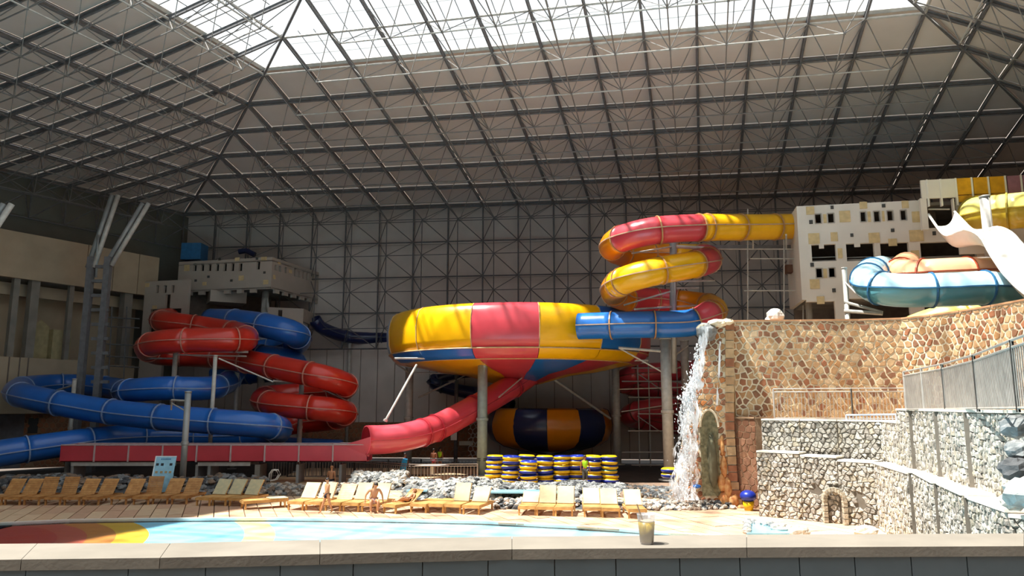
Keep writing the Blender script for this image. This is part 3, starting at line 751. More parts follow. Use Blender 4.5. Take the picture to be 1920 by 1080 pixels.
# ---- left slides
SF = M('salmon_flange', '#c98878', rough=.5)
tube_slide('red_slide', 'red spiral tube slide coiling in front of the left tower',
  [(318, 596, 62), (300, 600, 59.5), (330, 606, 58), (400, 616, 58), (450, 626, 56.5), (462, 636, 53.5), (440, 637, 51.6), (360, 638, 51), (300, 642, 51.4), (275, 652, 54), (300, 664, 57), (370, 668, 58), (440, 674, 56), (500, 685, 53.5), (560, 697, 52), (610, 708, 51.6), (648, 722, 53.5),
   (630, 734, 56.5), (570, 738, 58), (510, 743, 57), (492, 750, 54.5), (515, 757, 52.3), (570, 763, 51.5), (625, 769, 52), (648, 777, 54.5), (620, 786, 57.5), (560, 792, 58), (520, 800, 57)],
  0.84, [(0, DRED)], seg=3.2, seam=SF, flange=SF)
tube_slide('upper_blue_slide', 'dark blue tube slide curling right behind the red coils on the left tower',
  [(395, 600, 61.5), (450, 603, 59), (505, 612, 57), (550, 625, 57), (560, 640, 60), (530, 652, 63), (470, 660, 63), (440, 662, 61), (480, 668, 59), (530, 674, 59), (552, 684, 61), (520, 694, 64), (440, 702, 65), (400, 712, 65)],
  0.95, [(0, SLB)], seg=3.4, seam=BFLANGE, flange=BFLANGE)
tube_slide('blue_slide', 'long blue tube slide looping round the left edge and back under itself',
  [(440, 702, 60), (425, 718, 55.5), (385, 728, 51.5), (310, 728, 50.5), (250, 732, 51.2), (234, 735, 53), (225, 730, 55.5), (160, 722, 57), (95, 722, 56), (45, 727, 53.6), (30, 736, 51), (55, 744, 49.6), (110, 756, 49), (200, 771, 48.8), (300, 782, 47.8), (400, 790, 47.4), (490, 797, 47.8), (525, 805, 50), (500, 813, 53), (400, 817, 53.5), (300, 817, 52.5), (200, 822, 50), (100, 835, 47.5), (0, 850, 45.5), (-90, 866, 44)],
  0.80, [(0, SLB)], seg=3.4, seam=BFLANGE, flange=BFLANGE)
tube_slide('navy_slide', 'thin navy tube slide running from the left tower behind the striped bowl',
  [(590, 598, 66), (600, 612, 66.5), (625, 624, 67.5), (655, 632, 68.5), (690, 634, 69), (740, 634, 69), (900, 642, 69), (1010, 660, 69), (1010, 682, 68), (930, 692, 67), (850, 700, 66.5), (812, 716, 66), (850, 730, 65.5), (910, 742, 65), (960, 762, 64)],
  0.56, [(0, NAV)], seg=3.2, seam=M('navy_seam', '#50586c'), flange=M('navy_flange', '#4a5468'), ns=14)
tube_slide('dark_red_slide', 'deep red tube slide coils in the shade behind the waterfall pillar',
  [(1330, 690, 63), (1250, 697, 61), (1190, 702, 61), (1168, 716, 63), (1200, 728, 65), (1270, 735, 65), (1300, 748, 63), (1260, 760, 61), (1200, 770, 61), (1180, 782, 63), (1230, 792, 65), (1300, 800, 65)],
  0.8, [(0, RED)], seg=3.2, seam=M('dark_seam', '#7a4a44'), flange=M('dark_seam', '#7a4a44'))
single('blue_splash_slide', MB().sweep([at(400, 826, 56), at(520, 832, 55), at(640, 838, 54)], .5, 12), SLB, 'low blue slide end behind the coral flume', 'water slide', smooth=True)
# posts among the left slides
LP = [(335, 592, 620, 61, .2), (330, 655, 800, 52.4, .17), (404, 668, 810, 49.0, .13), (566, 712, 845, 53.4, .17), (445, 700, 840, 56, .16), (140, 712, 850, 52.2, .14), (138, 690, 740, 62, .14), (498, 545, 600, 64, .3), (585, 500, 600, 70, .18), (656, 645, 850, 68.5, .14)]
LN = ['short post rising behind the upper red coil', 'post with a long arm under the big red coil', 'slim pole between the red coils and the long blue slide', 'post under the lower red coils',
      'grey post behind the end of the left red coil', 'post holding the left bend of the long blue slide', 'dark post behind the left bend of the blue slide', 'thick post under the corner of the left tower', 'slim post under the right side of the left tower', 'thin post under the navy slide']
ARM = {1: [((330, 657, 52.2), (465, 660, 52.2), .08), ((330, 665, 52.2), (462, 668, 52.2), .05), ((270, 672, 54), (330, 672, 52.4), .06)], 2: [((410, 672, 49.0), (512, 716, 50.0), .05)], 3: [((566, 716, 53), (512, 714, 52.6), .08), ((575, 716, 53), (660, 756, 54), .05)],
       5: [((140, 722, 52.2), (100, 734, 54), .07)], 7: [((500, 552, 64), (505, 600, 63), .12)], 0: [], 8: [], 9: []}
for k, (px, pt, pb, Y, r) in enumerate(LP):
    post('slide_post', 'steel ' + LN[k] if not LN[k].startswith(('slim', 'thick', 'dark', 'grey', 'short', 'thin')) else LN[k], px, pt, pb, Y, r, ARM.get(k, ()), LSTEEL if k not in (6,) else DSTEEL)
# lamp-like pole in front of the flume
t = post('support_pole', 'free-standing grey pole with a short bracket in front of the coral flume', 353, 736, 912, 42, .17, [((353, 752, 42), (322, 750, 43), .06), ((350, 772, 42), (322, 756, 43), .035), ((322, 750, 43), (321, 768, 43.6), .05)], STEEL)

# ---- right side slides
NB = M('deep_blue_seam', '#2e6a96', rough=.4)
tube_slide('light_blue_slide', 'light blue tube slide leaving the right tower and sweeping right',
  [(1652, 506, 41.5), (1632, 514, 39), (1628, 528, 37), (1650, 540, 35.6), (1700, 545, 35), (1780, 543, 34.6), (1860, 541, 34.4), (1915, 556, 36), (1960, 590, 38)],
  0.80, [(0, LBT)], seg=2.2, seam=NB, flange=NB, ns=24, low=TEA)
tube_slide('orange_slide', 'orange tube slide running behind the light blue one at the right tower',
  [(1700, 498, 41.5), (1690, 512, 39.6), (1730, 514, 38), (1780, 512, 37.6), (1850, 510, 38), (1930, 520, 40)],
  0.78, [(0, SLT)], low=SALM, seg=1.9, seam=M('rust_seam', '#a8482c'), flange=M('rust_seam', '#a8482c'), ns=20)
tube_slide('lemon_slide', 'big lemon yellow tube slide curving out of the right frame edge at roof height',
  [(1890, 384, 46), (1842, 394, 44.5), (1836, 402, 42.4), (1876, 398, 40.8), (1950, 392, 40), (2000, 392, 40)],
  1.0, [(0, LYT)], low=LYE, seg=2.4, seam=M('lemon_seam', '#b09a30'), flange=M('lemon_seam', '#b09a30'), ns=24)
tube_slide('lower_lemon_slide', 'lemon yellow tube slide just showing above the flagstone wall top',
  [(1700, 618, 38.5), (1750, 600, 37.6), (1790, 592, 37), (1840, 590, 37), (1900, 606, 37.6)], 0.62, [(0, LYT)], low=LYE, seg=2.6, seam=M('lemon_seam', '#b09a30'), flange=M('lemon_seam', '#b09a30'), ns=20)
post('steel_pillar', 'wide grey post in front of the big lemon yellow slide', 1846, 370, 560, 39, .25, (), LSTEEL)
post('steel_pillar', 'white post with a bracket left of the light blue slide', 1583, 504, 603, 39, .13, [((1583, 583, 39), (1655, 588, 38), .1), ((1583, 566, 39), (1655, 586, 38), .08), ((1583, 528, 39), (1612, 556, 38), .05)], LSTEEL)
# open white wavy slide: cross-section swept down, rims rolled
t = T('wave_slide', 'wide open white wavy slide dropping from the right tower out of frame', 'water slide', at(1745, 405, 42))
LP_ = [at(*p) for p in ((1741, 402, 40.4), (1762, 432, 39.2), (1778, 442, 38), (1808, 431, 36.6), (1836, 442, 35), (1857, 476, 33.6), (1884, 515, 32.4), (1920, 550, 31.2), (1975, 585, 30))]
RP_ = [at(*p) for p in ((1790, 397, 42), (1808, 416, 40.6), (1825, 431, 39.2), (1846, 431, 37.8), (1870, 426, 36.4), (1896, 436, 35.2), (1926, 468, 34), (1975, 515, 32.6), (2040, 560, 31))]
lp, _ = crom(LP_, .4); rp = []; rq, _ = crom(RP_, .4)
for i in range(len(lp)): rp.append(rq[min(len(rq) - 1, int(i * len(rq) / len(lp)))])
mb = MB(); K = 12; vs = []
for lo in (0, 1):
    for a, b in zip(lp, rp):
        w = (b - a); half = w.length / 2; c = (a + b) / 2
        for k in range(K + 1):
            u = -1 + 2 * k / K; vs.append(c + w * .5 * u + Vector((0, 0, -(1 - abs(u) ** 3) * .75 - .06 * lo)))
n = len(lp); fs = []
for lo in (0, 1):
    for i in range(n - 1):
        for k in range(K):
            q = lo * n * (K + 1) + i * (K + 1) + k; f = (q, q + 1, q + K + 2, q + K + 1); fs.append(f if lo == 0 else f[::-1])
mb.add(vs, fs); t.part('slide_bed', mb, WSL, True)
t.part('rim', MB().sweep(lp, .07, 8), WSL, True); t.part('rim', MB().sweep(rp, .07, 8), WSL, True)

# ================================================= TOWERS
def patch(t, pl, name, rects, off, mat, th=.04):
    for (x0, y0, x1, y1) in rects:
        a, z1 = pl.hit(x0, y0); b, z0 = pl.hit(x1, y1); mb = MB(); slab(mb, pl, a, b, z0, z1, off, off - th); t.part(name, mb, mat)
def hol(pl, rects):
    out = []
    for (x0, y0, x1, y1) in rects:
        a, z1 = pl.hit(x0, y0); b, z0 = pl.hit(x1, y1); out.append((a, b, z0, z1))
    return out
PR = Plane((at(1508, 500, 46).x, 46.0), (at(1910, 500, 43.6).x, 43.6))
t = T('right_tower', 'tall white slide tower with beige patches and square windows on the right', 'tower', (PR.P(0, 0).x, PR.P(0, 0).y, 0))
s0 = 0; s1, zt = PR.hit(1730, 377); zt = PR.hit(1510, 386)[1]; s2 = PR.hit(1905, 450)[0]; zb = 2.0
wins = [(1527, 401, 1541, 419), (1551, 400, 1565, 418), (1612, 397, 1625, 416), (1637, 396, 1651, 416), (1662, 395, 1676, 414), (1687, 394, 1701, 413),
        (1529, 503, 1543, 521), (1553, 502, 1567, 520)]
opens = [(1521, 459, 1569, 489), (1586, 457, 1641, 488), (1650, 456, 1706, 488), (1725, 455, 1832, 484), (1512, 566, 1570, 640), (1592, 560, 1712, 640), (1732, 560, 1850, 640), (1764, 497, 1780, 506), (1797, 497, 1812, 505), (1830, 496, 1845, 505)]
mb = MB(); wall_holes(mb, PR, 0, s1, zb, zt, hol(PR, wins + opens), .3); t.part('facade', mb, TOWER)
mb = MB(); wall_holes(mb, PR, s1, s2, zb, PR.hit(1735, 428)[1], hol(PR, opens), .3); t.part('right_facade', mb, TOWER)
patch(t, PR, 'beige_panel', [(1511, 388, 1527, 402), (1543, 402, 1550, 418), (1573, 396, 1595, 416), (1611, 379, 1626, 391), (1690, 377, 1704, 390), (1709, 397, 1732, 416), (1515, 438, 1537, 457), (1557, 436, 1571, 452), (1628, 437, 1650, 455), (1704, 432, 1732, 452),
     (1665, 448, 1682, 461), (1570, 466, 1580, 484), (1707, 470, 1724, 486), (1543, 504, 1551, 521), (1518, 524, 1537, 541), (1531, 556, 1546, 570), (1626, 397, 1633, 416), (1653, 396, 1659, 415)], .045, BEIGE)
patch(t, PR, 'small_vent', [(1557, 386, 1563, 392), (1517, 413, 1524, 420), (1594, 438, 1600, 444), (1670, 429, 1677, 435), (1653, 383, 1660, 389), (1519, 493, 1526, 500), (1560, 541, 1567, 548), (1722, 377, 1729, 383), (1748, 434, 1755, 441), (1780, 486, 1787, 492), (1829, 486, 1836, 492)], .05, GREYC)
patch(t, PR, 'floor_lip', [(1535, 455, 1545, 466), (1601, 453, 1613, 463)], .03, TOWER)
# interior floors, inner back wall, left return wall
for (x0, y0, x1, y1) in wins:
    a, z1 = PR.hit(x0, y0); b, z0 = PR.hit(x1, y1); fm = MB()
    for q in (a, b): slab(fm, PR, q - .03, q + .03, z0, z1, .03, -.12)
    for q in (z0, z1): slab(fm, PR, a, b, q - .03, q + .03, .03, -.12)
    t.part('window_frame', fm, M('window_grey', '#bdb8b0'))
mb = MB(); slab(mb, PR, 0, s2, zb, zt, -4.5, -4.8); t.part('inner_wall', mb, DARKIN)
for z in (zt - .3, PR.hit(1510, 489)[1] - .15, PR.hit(1510, 568)[1] + .1):
    mb = MB(); slab(mb, PR, .1, s2 - .1, z, z + .2, -.3, -4.5); t.part('floor_plate', mb, CONC2)
mb = MB(); slab(mb, PR, -.25, 0, PR.hit(1510, 562)[1], zt, 0.02, -4.8); t.part('side_wall', mb, TOWER)
ru, rd = PR.hit(1510, 470)[1], 0
t.part('corner_column', MB().bar(PR.P(.3, 0, -1), PR.P(.3, zt - 4, -1), .2, 10), CONC2)
for k, px in enumerate((1545, 1610, 1668, 1760)):
    a, z = PR.hit(px, 478); t.part('handrail', MB().bar(PR.P(a - .9, z, -.8), PR.P(a + .9, z, -.8), .035, 6), LSTEEL)
# upper block with coloured panels
PU = Plane((at(1725, 360, 43.8).x, 43.8), (at(1990, 360, 42.4).x, 42.4))
u = T('panel_screen', 'row of white, amber and mauve panels on top of the right tower', 'screen', PU.P(0, PU.hit(1730, 410)[1]))
cuts = [(1725, 1737, TOWER), (1737, 1762, TOWER), (1763, 1791, TOWER), (1793, 1821, YPAN), (1824, 1852, YPAN), (1855, 1884, YPAN), (1888, 1914, MAUV), (1917, 1950, MAUV)]
for (x0, x1, m) in cuts:
    a, z1 = PU.hit(x0, 336); b, _ = PU.hit(x1, 336); z0 = PU.hit(1740, 372)[1]; z1 = PU.hit(1725, 338)[1]
    if m is YPAN: z0 = PU.hit(1800, 365)[1]
    if m is MAUV: z0 = PU.hit(1900, 362)[1]
    mb = MB(); slab(mb, PU, a + .02, b - .02, z0, z1, 0, -.15); u.part('screen_panel', mb, m)
    if m is YPAN or m is MAUV: mb = MB(); slab(mb, PU, a + .02, b - .02, z0 - .45, z0 - .06, 0, -.12); u.part('lower_panel', mb, m if m is YPAN else TOWER)
    mb = MB(); slab(mb, PU, b - .04, b + .06, z0 - .5, z1 + .02, .03, -.2); u.part('mullion', mb, WHITE)
mb = MB(); a, z1 = PU.hit(1725, 372); b, z0 = PU.hit(1742, 430); slab(mb, PU, a, b, z0, z1, 0, -.3); u.part('door_jamb', mb, TOWER)
a, z1 = PU.hit(1786, 372); b, z0 = PU.hit(1794, 430); mb = MB(); slab(mb, PU, a, b, z0, z1, 0, -.3); u.part('door_jamb', mb, TOWER)
a, z1 = PU.hit(1794, 376); b, z0 = PU.hit(1950, 470); mb = MB(); slab(mb, PU, a, b, z0, z1, -.2, -.4); u.part('back_panel', mb, TOWER)
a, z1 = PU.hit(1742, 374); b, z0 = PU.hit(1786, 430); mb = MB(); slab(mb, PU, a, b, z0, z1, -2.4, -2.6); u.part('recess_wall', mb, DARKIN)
u.part('handrail', MB().bar(PU.P(PU.hit(1744, 390)[0], PU.hit(1744, 390)[1], -.3), PU.P(PU.hit(1784, 390)[0], PU.hit(1784, 390)[1], -.3), .05, 6), LSTEEL)
for px in (1515, 1700): pass
# scaffold bay left of the right tower
t = T('scaffold_frame', 'thin pipe scaffold between the spiral slide and the right tower', 'scaffold', at(1400, 600, 47.5))
for px, y0, y1 in ((1402, 392, 600), (1470, 440, 600), (1506, 455, 600)): t.part('standard', MB().bar(at(px, y0, 48), at(px, y1, 48), .045, 6), LSTEEL)
for y0, xa, xb in ((467, 1330, 1508), (485, 1406, 1508), (545, 1395, 1508)): t.part('ledger', MB().bar(at(xa, y0, 48), at(xb, y0, 48), .045, 6), LSTEEL)
t.part('support_beam', MB().box((at(1418, 464, 49).x, 49, at(1418, 464, 49).z), (6.6, .25, .3)), DSTEEL)
t.part('timber_deck', MB().box(at(1490, 505, 49), (1.3, .8, .5)), M('old_timber', '#6a4a38'))
for px in (1412, 1474): t.part('hanger', MB().bar(at(px, 440, 46.4), at(px, 466, 48), .06, 6), LSTEEL)
# centre mast of the spiral
t = T('spiral_mast', 'central steel mast and arms inside the yellow and red spiral slide', 'mast', Vector((at(1262, 520, 48).x, 48, at(1262, 640, 48).z)))
t.part('mast', MB().bar(at(1262, 455, 48), at(1262, 700, 48), .22, 12), STEEL, True)
for (a, b, r) in (((1262, 462, 48), (1330, 466, 48), .12), ((1262, 462, 48), (1185, 475, 45.5), .06), ((1262, 500, 48), (1200, 530, 45.5), .06), ((1262, 575, 48), (1190, 580, 46), .07), ((1262, 528, 48), (1340, 526, 49), .07), ((1262, 545, 48), (1170, 572, 47), .06), ((1262, 540, 48), (1310, 540, 49), .06), ((1262, 575, 48), (1330, 572, 49), .06)):
    t.part('arm', MB().bar(at(*a), at(*b), r, 8), LSTEEL)
t = T('ladder_scaffold', 'pipe scaffold tower behind the tall pillar left of the waterfall', 'scaffold', Vector((at(1210, 850, 58).x, 58, 0)))
for px in (1195, 1215, 1268): t.part('standard', MB().bar(Vector((at(px, 700, 58).x, 58, 0)), at(px, 652, 58), .05, 6), STEEL)
for y in (690, 715, 745, 776, 808, 848, 872): t.part('ledger', MB().bar(at(1160 + (y % 7) * 6, y, 57.8), at(1292, y, 57.8), .05, 6), LSTEEL if y > 770 else STEEL)
for y in (700, 780): t.part('brace', MB().bar(at(1195, y, 58), at(1268, y + 50, 58), .04, 6), STEEL)

# ---- left tower
PF = Plane((at(335, 500, 64.2).x, 64.2), (at(510, 500, 62).x, 62.0)); PS = Plane((at(510, 500, 62).x, 62.0), (at(605, 540, 70.2).x, 70.2))
t = T('left_tower', 'pale grey slide tower with rows of slit windows and castle-like lower edge on the left', 'tower', (PF.P(0, 0).x, PF.P(0, 0).y, 0))
zt = PF.hit(510, 482)[1]; zb = PF.hit(510, 541)[1]
fw = [(x - 2.6, 494, x + 2.6, 508) for x in (365.5, 379.5, 393, 407.5, 422, 436, 451)] + [(481.5, 491, 487, 505)]
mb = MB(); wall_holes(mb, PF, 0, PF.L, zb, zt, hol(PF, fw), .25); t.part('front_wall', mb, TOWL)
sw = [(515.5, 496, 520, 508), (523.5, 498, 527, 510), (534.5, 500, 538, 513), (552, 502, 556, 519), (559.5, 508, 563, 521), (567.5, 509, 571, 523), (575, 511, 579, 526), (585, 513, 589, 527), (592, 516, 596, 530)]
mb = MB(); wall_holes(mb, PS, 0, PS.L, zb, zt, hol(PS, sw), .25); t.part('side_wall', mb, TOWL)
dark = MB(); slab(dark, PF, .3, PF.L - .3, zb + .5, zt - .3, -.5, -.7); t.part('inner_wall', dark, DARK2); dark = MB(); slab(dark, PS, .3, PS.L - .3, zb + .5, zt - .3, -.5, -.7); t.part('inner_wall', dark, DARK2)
for k in range(6):                                      # crenellated lower edge
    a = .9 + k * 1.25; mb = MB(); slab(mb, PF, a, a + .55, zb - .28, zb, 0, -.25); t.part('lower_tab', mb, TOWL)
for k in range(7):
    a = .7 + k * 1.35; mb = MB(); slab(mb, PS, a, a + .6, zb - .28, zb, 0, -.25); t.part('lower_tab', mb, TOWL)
mb = MB(); pts = [PF.P(0, 0), PF.P(PF.L, 0), PS.P(PS.L, 0), PF.P(0, 0) + (PS.P(PS.L, 0) - PF.P(PF.L, 0))]
for z in (zt - .25, zb + .15): mb = MB(); mb.hexa([p + Vector((0, 0, z - .1)) for p in pts] + [p + Vector((0, 0, z)) for p in pts]); t.part('roof_plate', mb, CONC2)
patch(t, PF, 'beige_patch', [(346, 497, 355, 508), (441, 483, 449, 489), (448, 517, 457, 526), (380, 529, 387, 535), (490, 482, 500, 488), (494, 525, 503, 533)], .03, BEIGE)
patch(t, PS, 'beige_patch', [(512, 515, 516, 524), (521, 491, 526, 496), (542, 505, 547, 513)], .03, BEIGE)
patch(t, PF, 'small_vent', [(410, 484, 414, 488), (389, 517, 393, 521), (432, 524, 436, 528), (365, 524, 369, 528), (494, 509, 498, 513), (480, 483, 484, 487)], .035, GREYC)
# lower left wing
PW = Plane((at(270, 560, 62.5).x, 62.5), (at(350, 560, 61.5).x, 61.5)); z1 = PW.hit(270, 528)[1]; z2 = PW.hit(300, 577)[1]
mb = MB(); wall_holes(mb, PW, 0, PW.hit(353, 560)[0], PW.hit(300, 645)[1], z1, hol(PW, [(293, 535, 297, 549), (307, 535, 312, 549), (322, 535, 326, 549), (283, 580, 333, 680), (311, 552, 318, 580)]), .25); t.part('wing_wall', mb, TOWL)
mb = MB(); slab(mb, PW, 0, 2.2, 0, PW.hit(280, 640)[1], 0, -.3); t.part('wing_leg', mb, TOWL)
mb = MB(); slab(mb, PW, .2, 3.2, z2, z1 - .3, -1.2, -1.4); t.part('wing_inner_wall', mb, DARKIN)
patch(t, PW, 'beige_patch', [(273, 531, 280, 538), (286, 573, 294, 579)], .03, BEIGE)
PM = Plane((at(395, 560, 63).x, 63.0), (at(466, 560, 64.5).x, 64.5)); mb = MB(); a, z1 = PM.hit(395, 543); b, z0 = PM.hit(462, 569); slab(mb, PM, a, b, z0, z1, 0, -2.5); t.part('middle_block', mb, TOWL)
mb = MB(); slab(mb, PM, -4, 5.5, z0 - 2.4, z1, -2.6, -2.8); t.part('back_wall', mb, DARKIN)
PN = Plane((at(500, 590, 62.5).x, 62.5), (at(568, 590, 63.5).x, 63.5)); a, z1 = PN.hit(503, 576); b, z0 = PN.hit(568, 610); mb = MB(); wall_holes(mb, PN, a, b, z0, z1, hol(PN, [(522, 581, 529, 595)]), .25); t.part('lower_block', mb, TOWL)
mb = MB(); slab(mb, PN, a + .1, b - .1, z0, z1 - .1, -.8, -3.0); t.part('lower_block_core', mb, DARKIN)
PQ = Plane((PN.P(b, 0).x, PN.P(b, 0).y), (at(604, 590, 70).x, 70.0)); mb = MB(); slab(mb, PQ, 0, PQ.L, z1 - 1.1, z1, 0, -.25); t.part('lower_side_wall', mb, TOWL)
single('blue_cabin', MB().box(at(365, 474, 66) , (1.75, 1.6, 1.5)).box(at(365, 474, 66) + Vector((0, -.82, 0)), (.05, .04, 1.4)), M('cabin_blue', '#2f74aa', rough=.4), 'small blue cabin on top of the left tower', 'cabin')
single('blue_chute_top', MB().sweep([at(448, 472, 67), at(462, 470, 67), at(478, 478, 67)], .25, 10), NAV, 'bit of dark blue chute showing on the left tower roof', 'chute')

# ================================================= MASONRY
def stones(fn, s0, s1, z0, z1, c, jit, h0, h1, gap, skip=None):
    """yield one mesh builder per irregular stone; fn(s,z,off) -> world"""
    hx = c / 2; hy = c / (2 * math.sqrt(3)); J = {}
    def vert(i, k):
        if (i, k) not in J: J[(i, k)] = (i * hx + U(-jit, jit) * c, k * hy + U(-jit, jit) * c)
        return J[(i, k)]
    r = 0; z = 0
    for r in range(-1, int((z1 - z0) / (c * .866)) + 2):
        for q in range(-1, int((s1 - s0) / c) + 2):
            ci = 2 * q + (r % 2); ck = 3 * r
            P = [vert(ci + a, ck + b) for a, b in ((0, -2), (1, -1), (1, 1), (0, 2), (-1, 1), (-1, -1))]
            P = [(min(max(s0 + x, s0), s1), min(max(z0 + y, z0), z1)) for x, y in P]
            cx = sum(p[0] for p in P) / 6; cy = sum(p[1] for p in P) / 6
            ar = abs(sum(P[k][0] * P[(k + 1) % 6][1] - P[(k + 1) % 6][0] * P[k][1] for k in range(6))) / 2
            if ar < c * c * .22 or (skip and skip(cx, cy)): continue
            h = U(h0, h1); out = []; top = []
            for x, y in P:
                dx, dy = cx - x, cy - y; L = math.hypot(dx, dy) + 1e-6
                out.append(fn(x + dx / L * gap, y + dy / L * gap, 0.0)); g2 = gap + min(h * .6, L * .35)
                top.append(fn(x + dx / L * g2, y + dy / L * g2, h))
            mb = MB(); mb.add(out + top, [(6, 7, 8, 9, 10, 11)] + [(k, (k + 1) % 6, (k + 1) % 6 + 6, k + 6) for k in range(6)])
            yield mb, (cx, cy)
def lay(t, gen, mats, limit, counter, name='stone', pick=None, rest=None):
    for mb, (cx, cy) in gen:
        m = pick(cx, cy) if pick else mats[int(U(0, len(mats) - .01))]
        if counter[0] < limit: t.part(name, mb, m); counter[0] += 1
        else: rest.setdefault(m.name, (MB(), m))[0].add(mb.v, mb.f)
def flush(t, rest, name='stone_field'):
    if not rest: return
    ms = [m for _, m in rest.values()]; big = MB()
    for k, (b, m) in enumerate(rest.values()): big.add(b.v, b.f, k)
    t.part(name, big, ms if len(ms) > 1 else ms[0], kind='stuff')
def run_wall(t, pts, z0s, z1s, th, core, cap=None, capn='coping'):
    """pts plan points left to right; builds core and coping slabs"""
    for k in range(len(pts) - 1):
        a, b = pts[k], pts[k + 1]; u = (b - a); u.z = 0; u.normalize(); n = Vector((u.y, -u.x, 0)); mb = MB()
        f = lambda p, z, o: Vector((p.x, p.y, z)) + n * o
        mb.hexa([f(a, z0s[k], 0), f(b, z0s[k], 0), f(b, z0s[k], -th), f(a, z0s[k], -th), f(a, z1s[k], 0), f(b, z1s[k], 0), f(b, z1s[k], -th), f(a, z1s[k], -th)])
        t.part('wall_core', mb, core)
        if cap:
            mb = MB(); e = u * .02; w = .06; z = z1s[k]
            mb.hexa([f(a, z, w) + e, f(b, z, w) - e, f(b, z, -th - .03) - e, f(a, z, -th - .03) + e, f(a, z + .07, w) + e, f(b, z + .07, w) - e, f(b, z + .07, -th - .03) - e, f(a, z + .07, -th - .03) + e])
            t.part(capn, mb, cap)
# ---- flagstone wall above the walkway
BP = [ground(x, y, 8.55) for x, y in ((1372, 603), (1500, 602), (1610, 601), (1690, 598.5), (1745, 593), (1800, 585), (1860, 575), (1925, 563), (2030, 548))]
t = T('flagstone_wall', 'tall curved wall of tan and rust flagstones behind the walkway fences', 'wall', (BP[0].x, BP[0].y, 3.9))
cum = [0.0]
for a, b in zip(BP[:-1], BP[1:]): cum.append(cum[-1] + (b - a).length)
def bfn(s, z, off):
    k = 0
    while k < len(BP) - 2 and s > cum[k + 1]: k += 1
    a, b = BP[k], BP[k + 1]; u = (b - a).normalized(); n = Vector((u.y, -u.x, 0)); p = a + u * (s - cum[k]); return Vector((p.x, p.y, z)) + n * off
run_wall(t, BP, [3.9] * 8, [8.55] * 8, .4, MORT, M('wall_top', '#c0906a', rough=.8))
cnt = [0]; rest = {}
rnd6 = lambda x, y: BR[min(5, int(abs(noise.noise(Vector((x * 1.7, y * 1.7, 3)))) * 5 + U(0, 3.4)))]
lay(t, stones(bfn, 0, cum[-1], 3.95, 8.52, .33, .215, .02, .05, .042), BR, 298, cnt, pick=rnd6, rest=rest); flush(t, rest)
# lower brown wall between pillar and rubble wall
LW = [ground(1366, 951, 0) + Vector((0, .5, 0)), Vector((11.1, 34.6, 0)), Vector((12.6, 34.6, 0))]
t = T('brown_wall', 'shaded brown stone wall between the grotto pillar and the grey rubble wall', 'wall', LW[0])
run_wall(t, LW, [0, 0], [4.0, 4.0], .4, MORTD, MORTD)
pl = Plane((LW[0].x, LW[0].y), (LW[1].x, LW[1].y)); rest = {}
lay(t, stones(lambda s, z, o: pl.P(s, z, o), 0, pl.L, .0, 4.0, .34, .16, .01, .03, .02), [BR[3], M('brown_stone', '#7e5238', rough=.8), M('umber_stone', '#8a6044', rough=.8)], 298, [0], rest=rest); flush(t, rest)
# walkway slab
mb = MB(); wk = [Vector((11.6, 33.6, 3.95)), Vector((11.6, 36.2, 3.95)), Vector((21.5, 35.5, 3.95)), Vector((21.5, 10, 3.95)), Vector((11.6, 14.5, 3.95)), Vector((13.0, 20, 3.95)), Vector((15.6, 30.0, 3.95))]
mb.add(wk + [v - Vector((0, 0, .35)) for v in wk], [(6, 5, 4, 3, 2, 1, 0), (7, 8, 9, 10, 11, 12, 13)] + [(k, (k + 1) % 7, (k + 1) % 7 + 7, k + 7) for k in range(7)])
struct('floor_walkway', mb, M('walkway_concrete', '#bfa284', rough=.9))
# ---- grotto pillar with the waterfall
PY = 35.2
def edge(tab, z):
    for (za, xa), (zb_, xb) in zip(tab[:-1], tab[1:]):
        if za >= z >= zb_: return xa + (xb - xa) * (za - z) / (za - zb_)
    return tab[-1][1] if z < tab[-1][0] else tab[0][1]
def zpx(x, y): p = at(x, y, PY); return (p.z, p.x)
LE = [zpx(1322, 612), zpx(1318, 650), zpx(1309, 700), zpx(1299, 745), zpx(1286, 800), zpx(1276, 860), zpx(1268, 905), zpx(1262, 950)]
RE = [zpx(1376, 603), zpx(1376, 800), zpx(1382, 900), zpx(1392, 956)]
ztop = at(1350, 606, PY).z
t = T('grotto_pillar', 'flaring pillar of rust coloured stone with a tall arched niche, waterfall running down its left', 'pillar', (edge(RE, 1), PY, 0))
def pfn(s, z, o):                       # s 0..1 across the face, bulging a little
    a, b = edge(LE, z), edge(RE, z); x = a + (b - a) * s
    return Vector((x, PY + .35 * (1 - s) ** 2 + .0 - o, z))
Z = [ztop - (ztop) * k / 14 for k in range(15)]
core = MB(); vs = []
for z in Z:
    for s in (0, .25, .5, .75, 1): vs.append(pfn(s, z, 0))
    vs.append(pfn(1, z, 0) + Vector((.0, 1.6, 0))); vs.append(pfn(0, z, 0) + Vector((.3, 1.2, 0)))
fs = []
for i in range(14):
    for k in range(7): fs.append((i * 7 + k, (i + 1) * 7 + k, (i + 1) * 7 + (k + 1) % 7, i * 7 + (k + 1) % 7))
fs.append((0, 1, 2, 3, 4, 5, 6)); core.add(vs, fs); t.part('pillar_core', core, MORT)
nic = lambda s, z: False
zn0, zn1 = at(1330, 930, PY).z, at(1330, 768, PY).z
def innic(cx, cz):                      # niche in face coordinates (metres)
    x = edge(LE, cz) + cx; xc = at(1331, 850, PY).x; w = .40 if cz < zn1 - .8 else .40 * math.sqrt(max(0, 1 - ((cz - zn1 + .8) / .8) ** 2))
    return abs(x - xc) < w and zn0 < cz < zn1
def pfm(x, z, o):
    a, b = edge(LE, z), edge(RE, z); s = x / max(.1, b - a); s = min(1, s); return pfn(s, z, o)
rest = {}
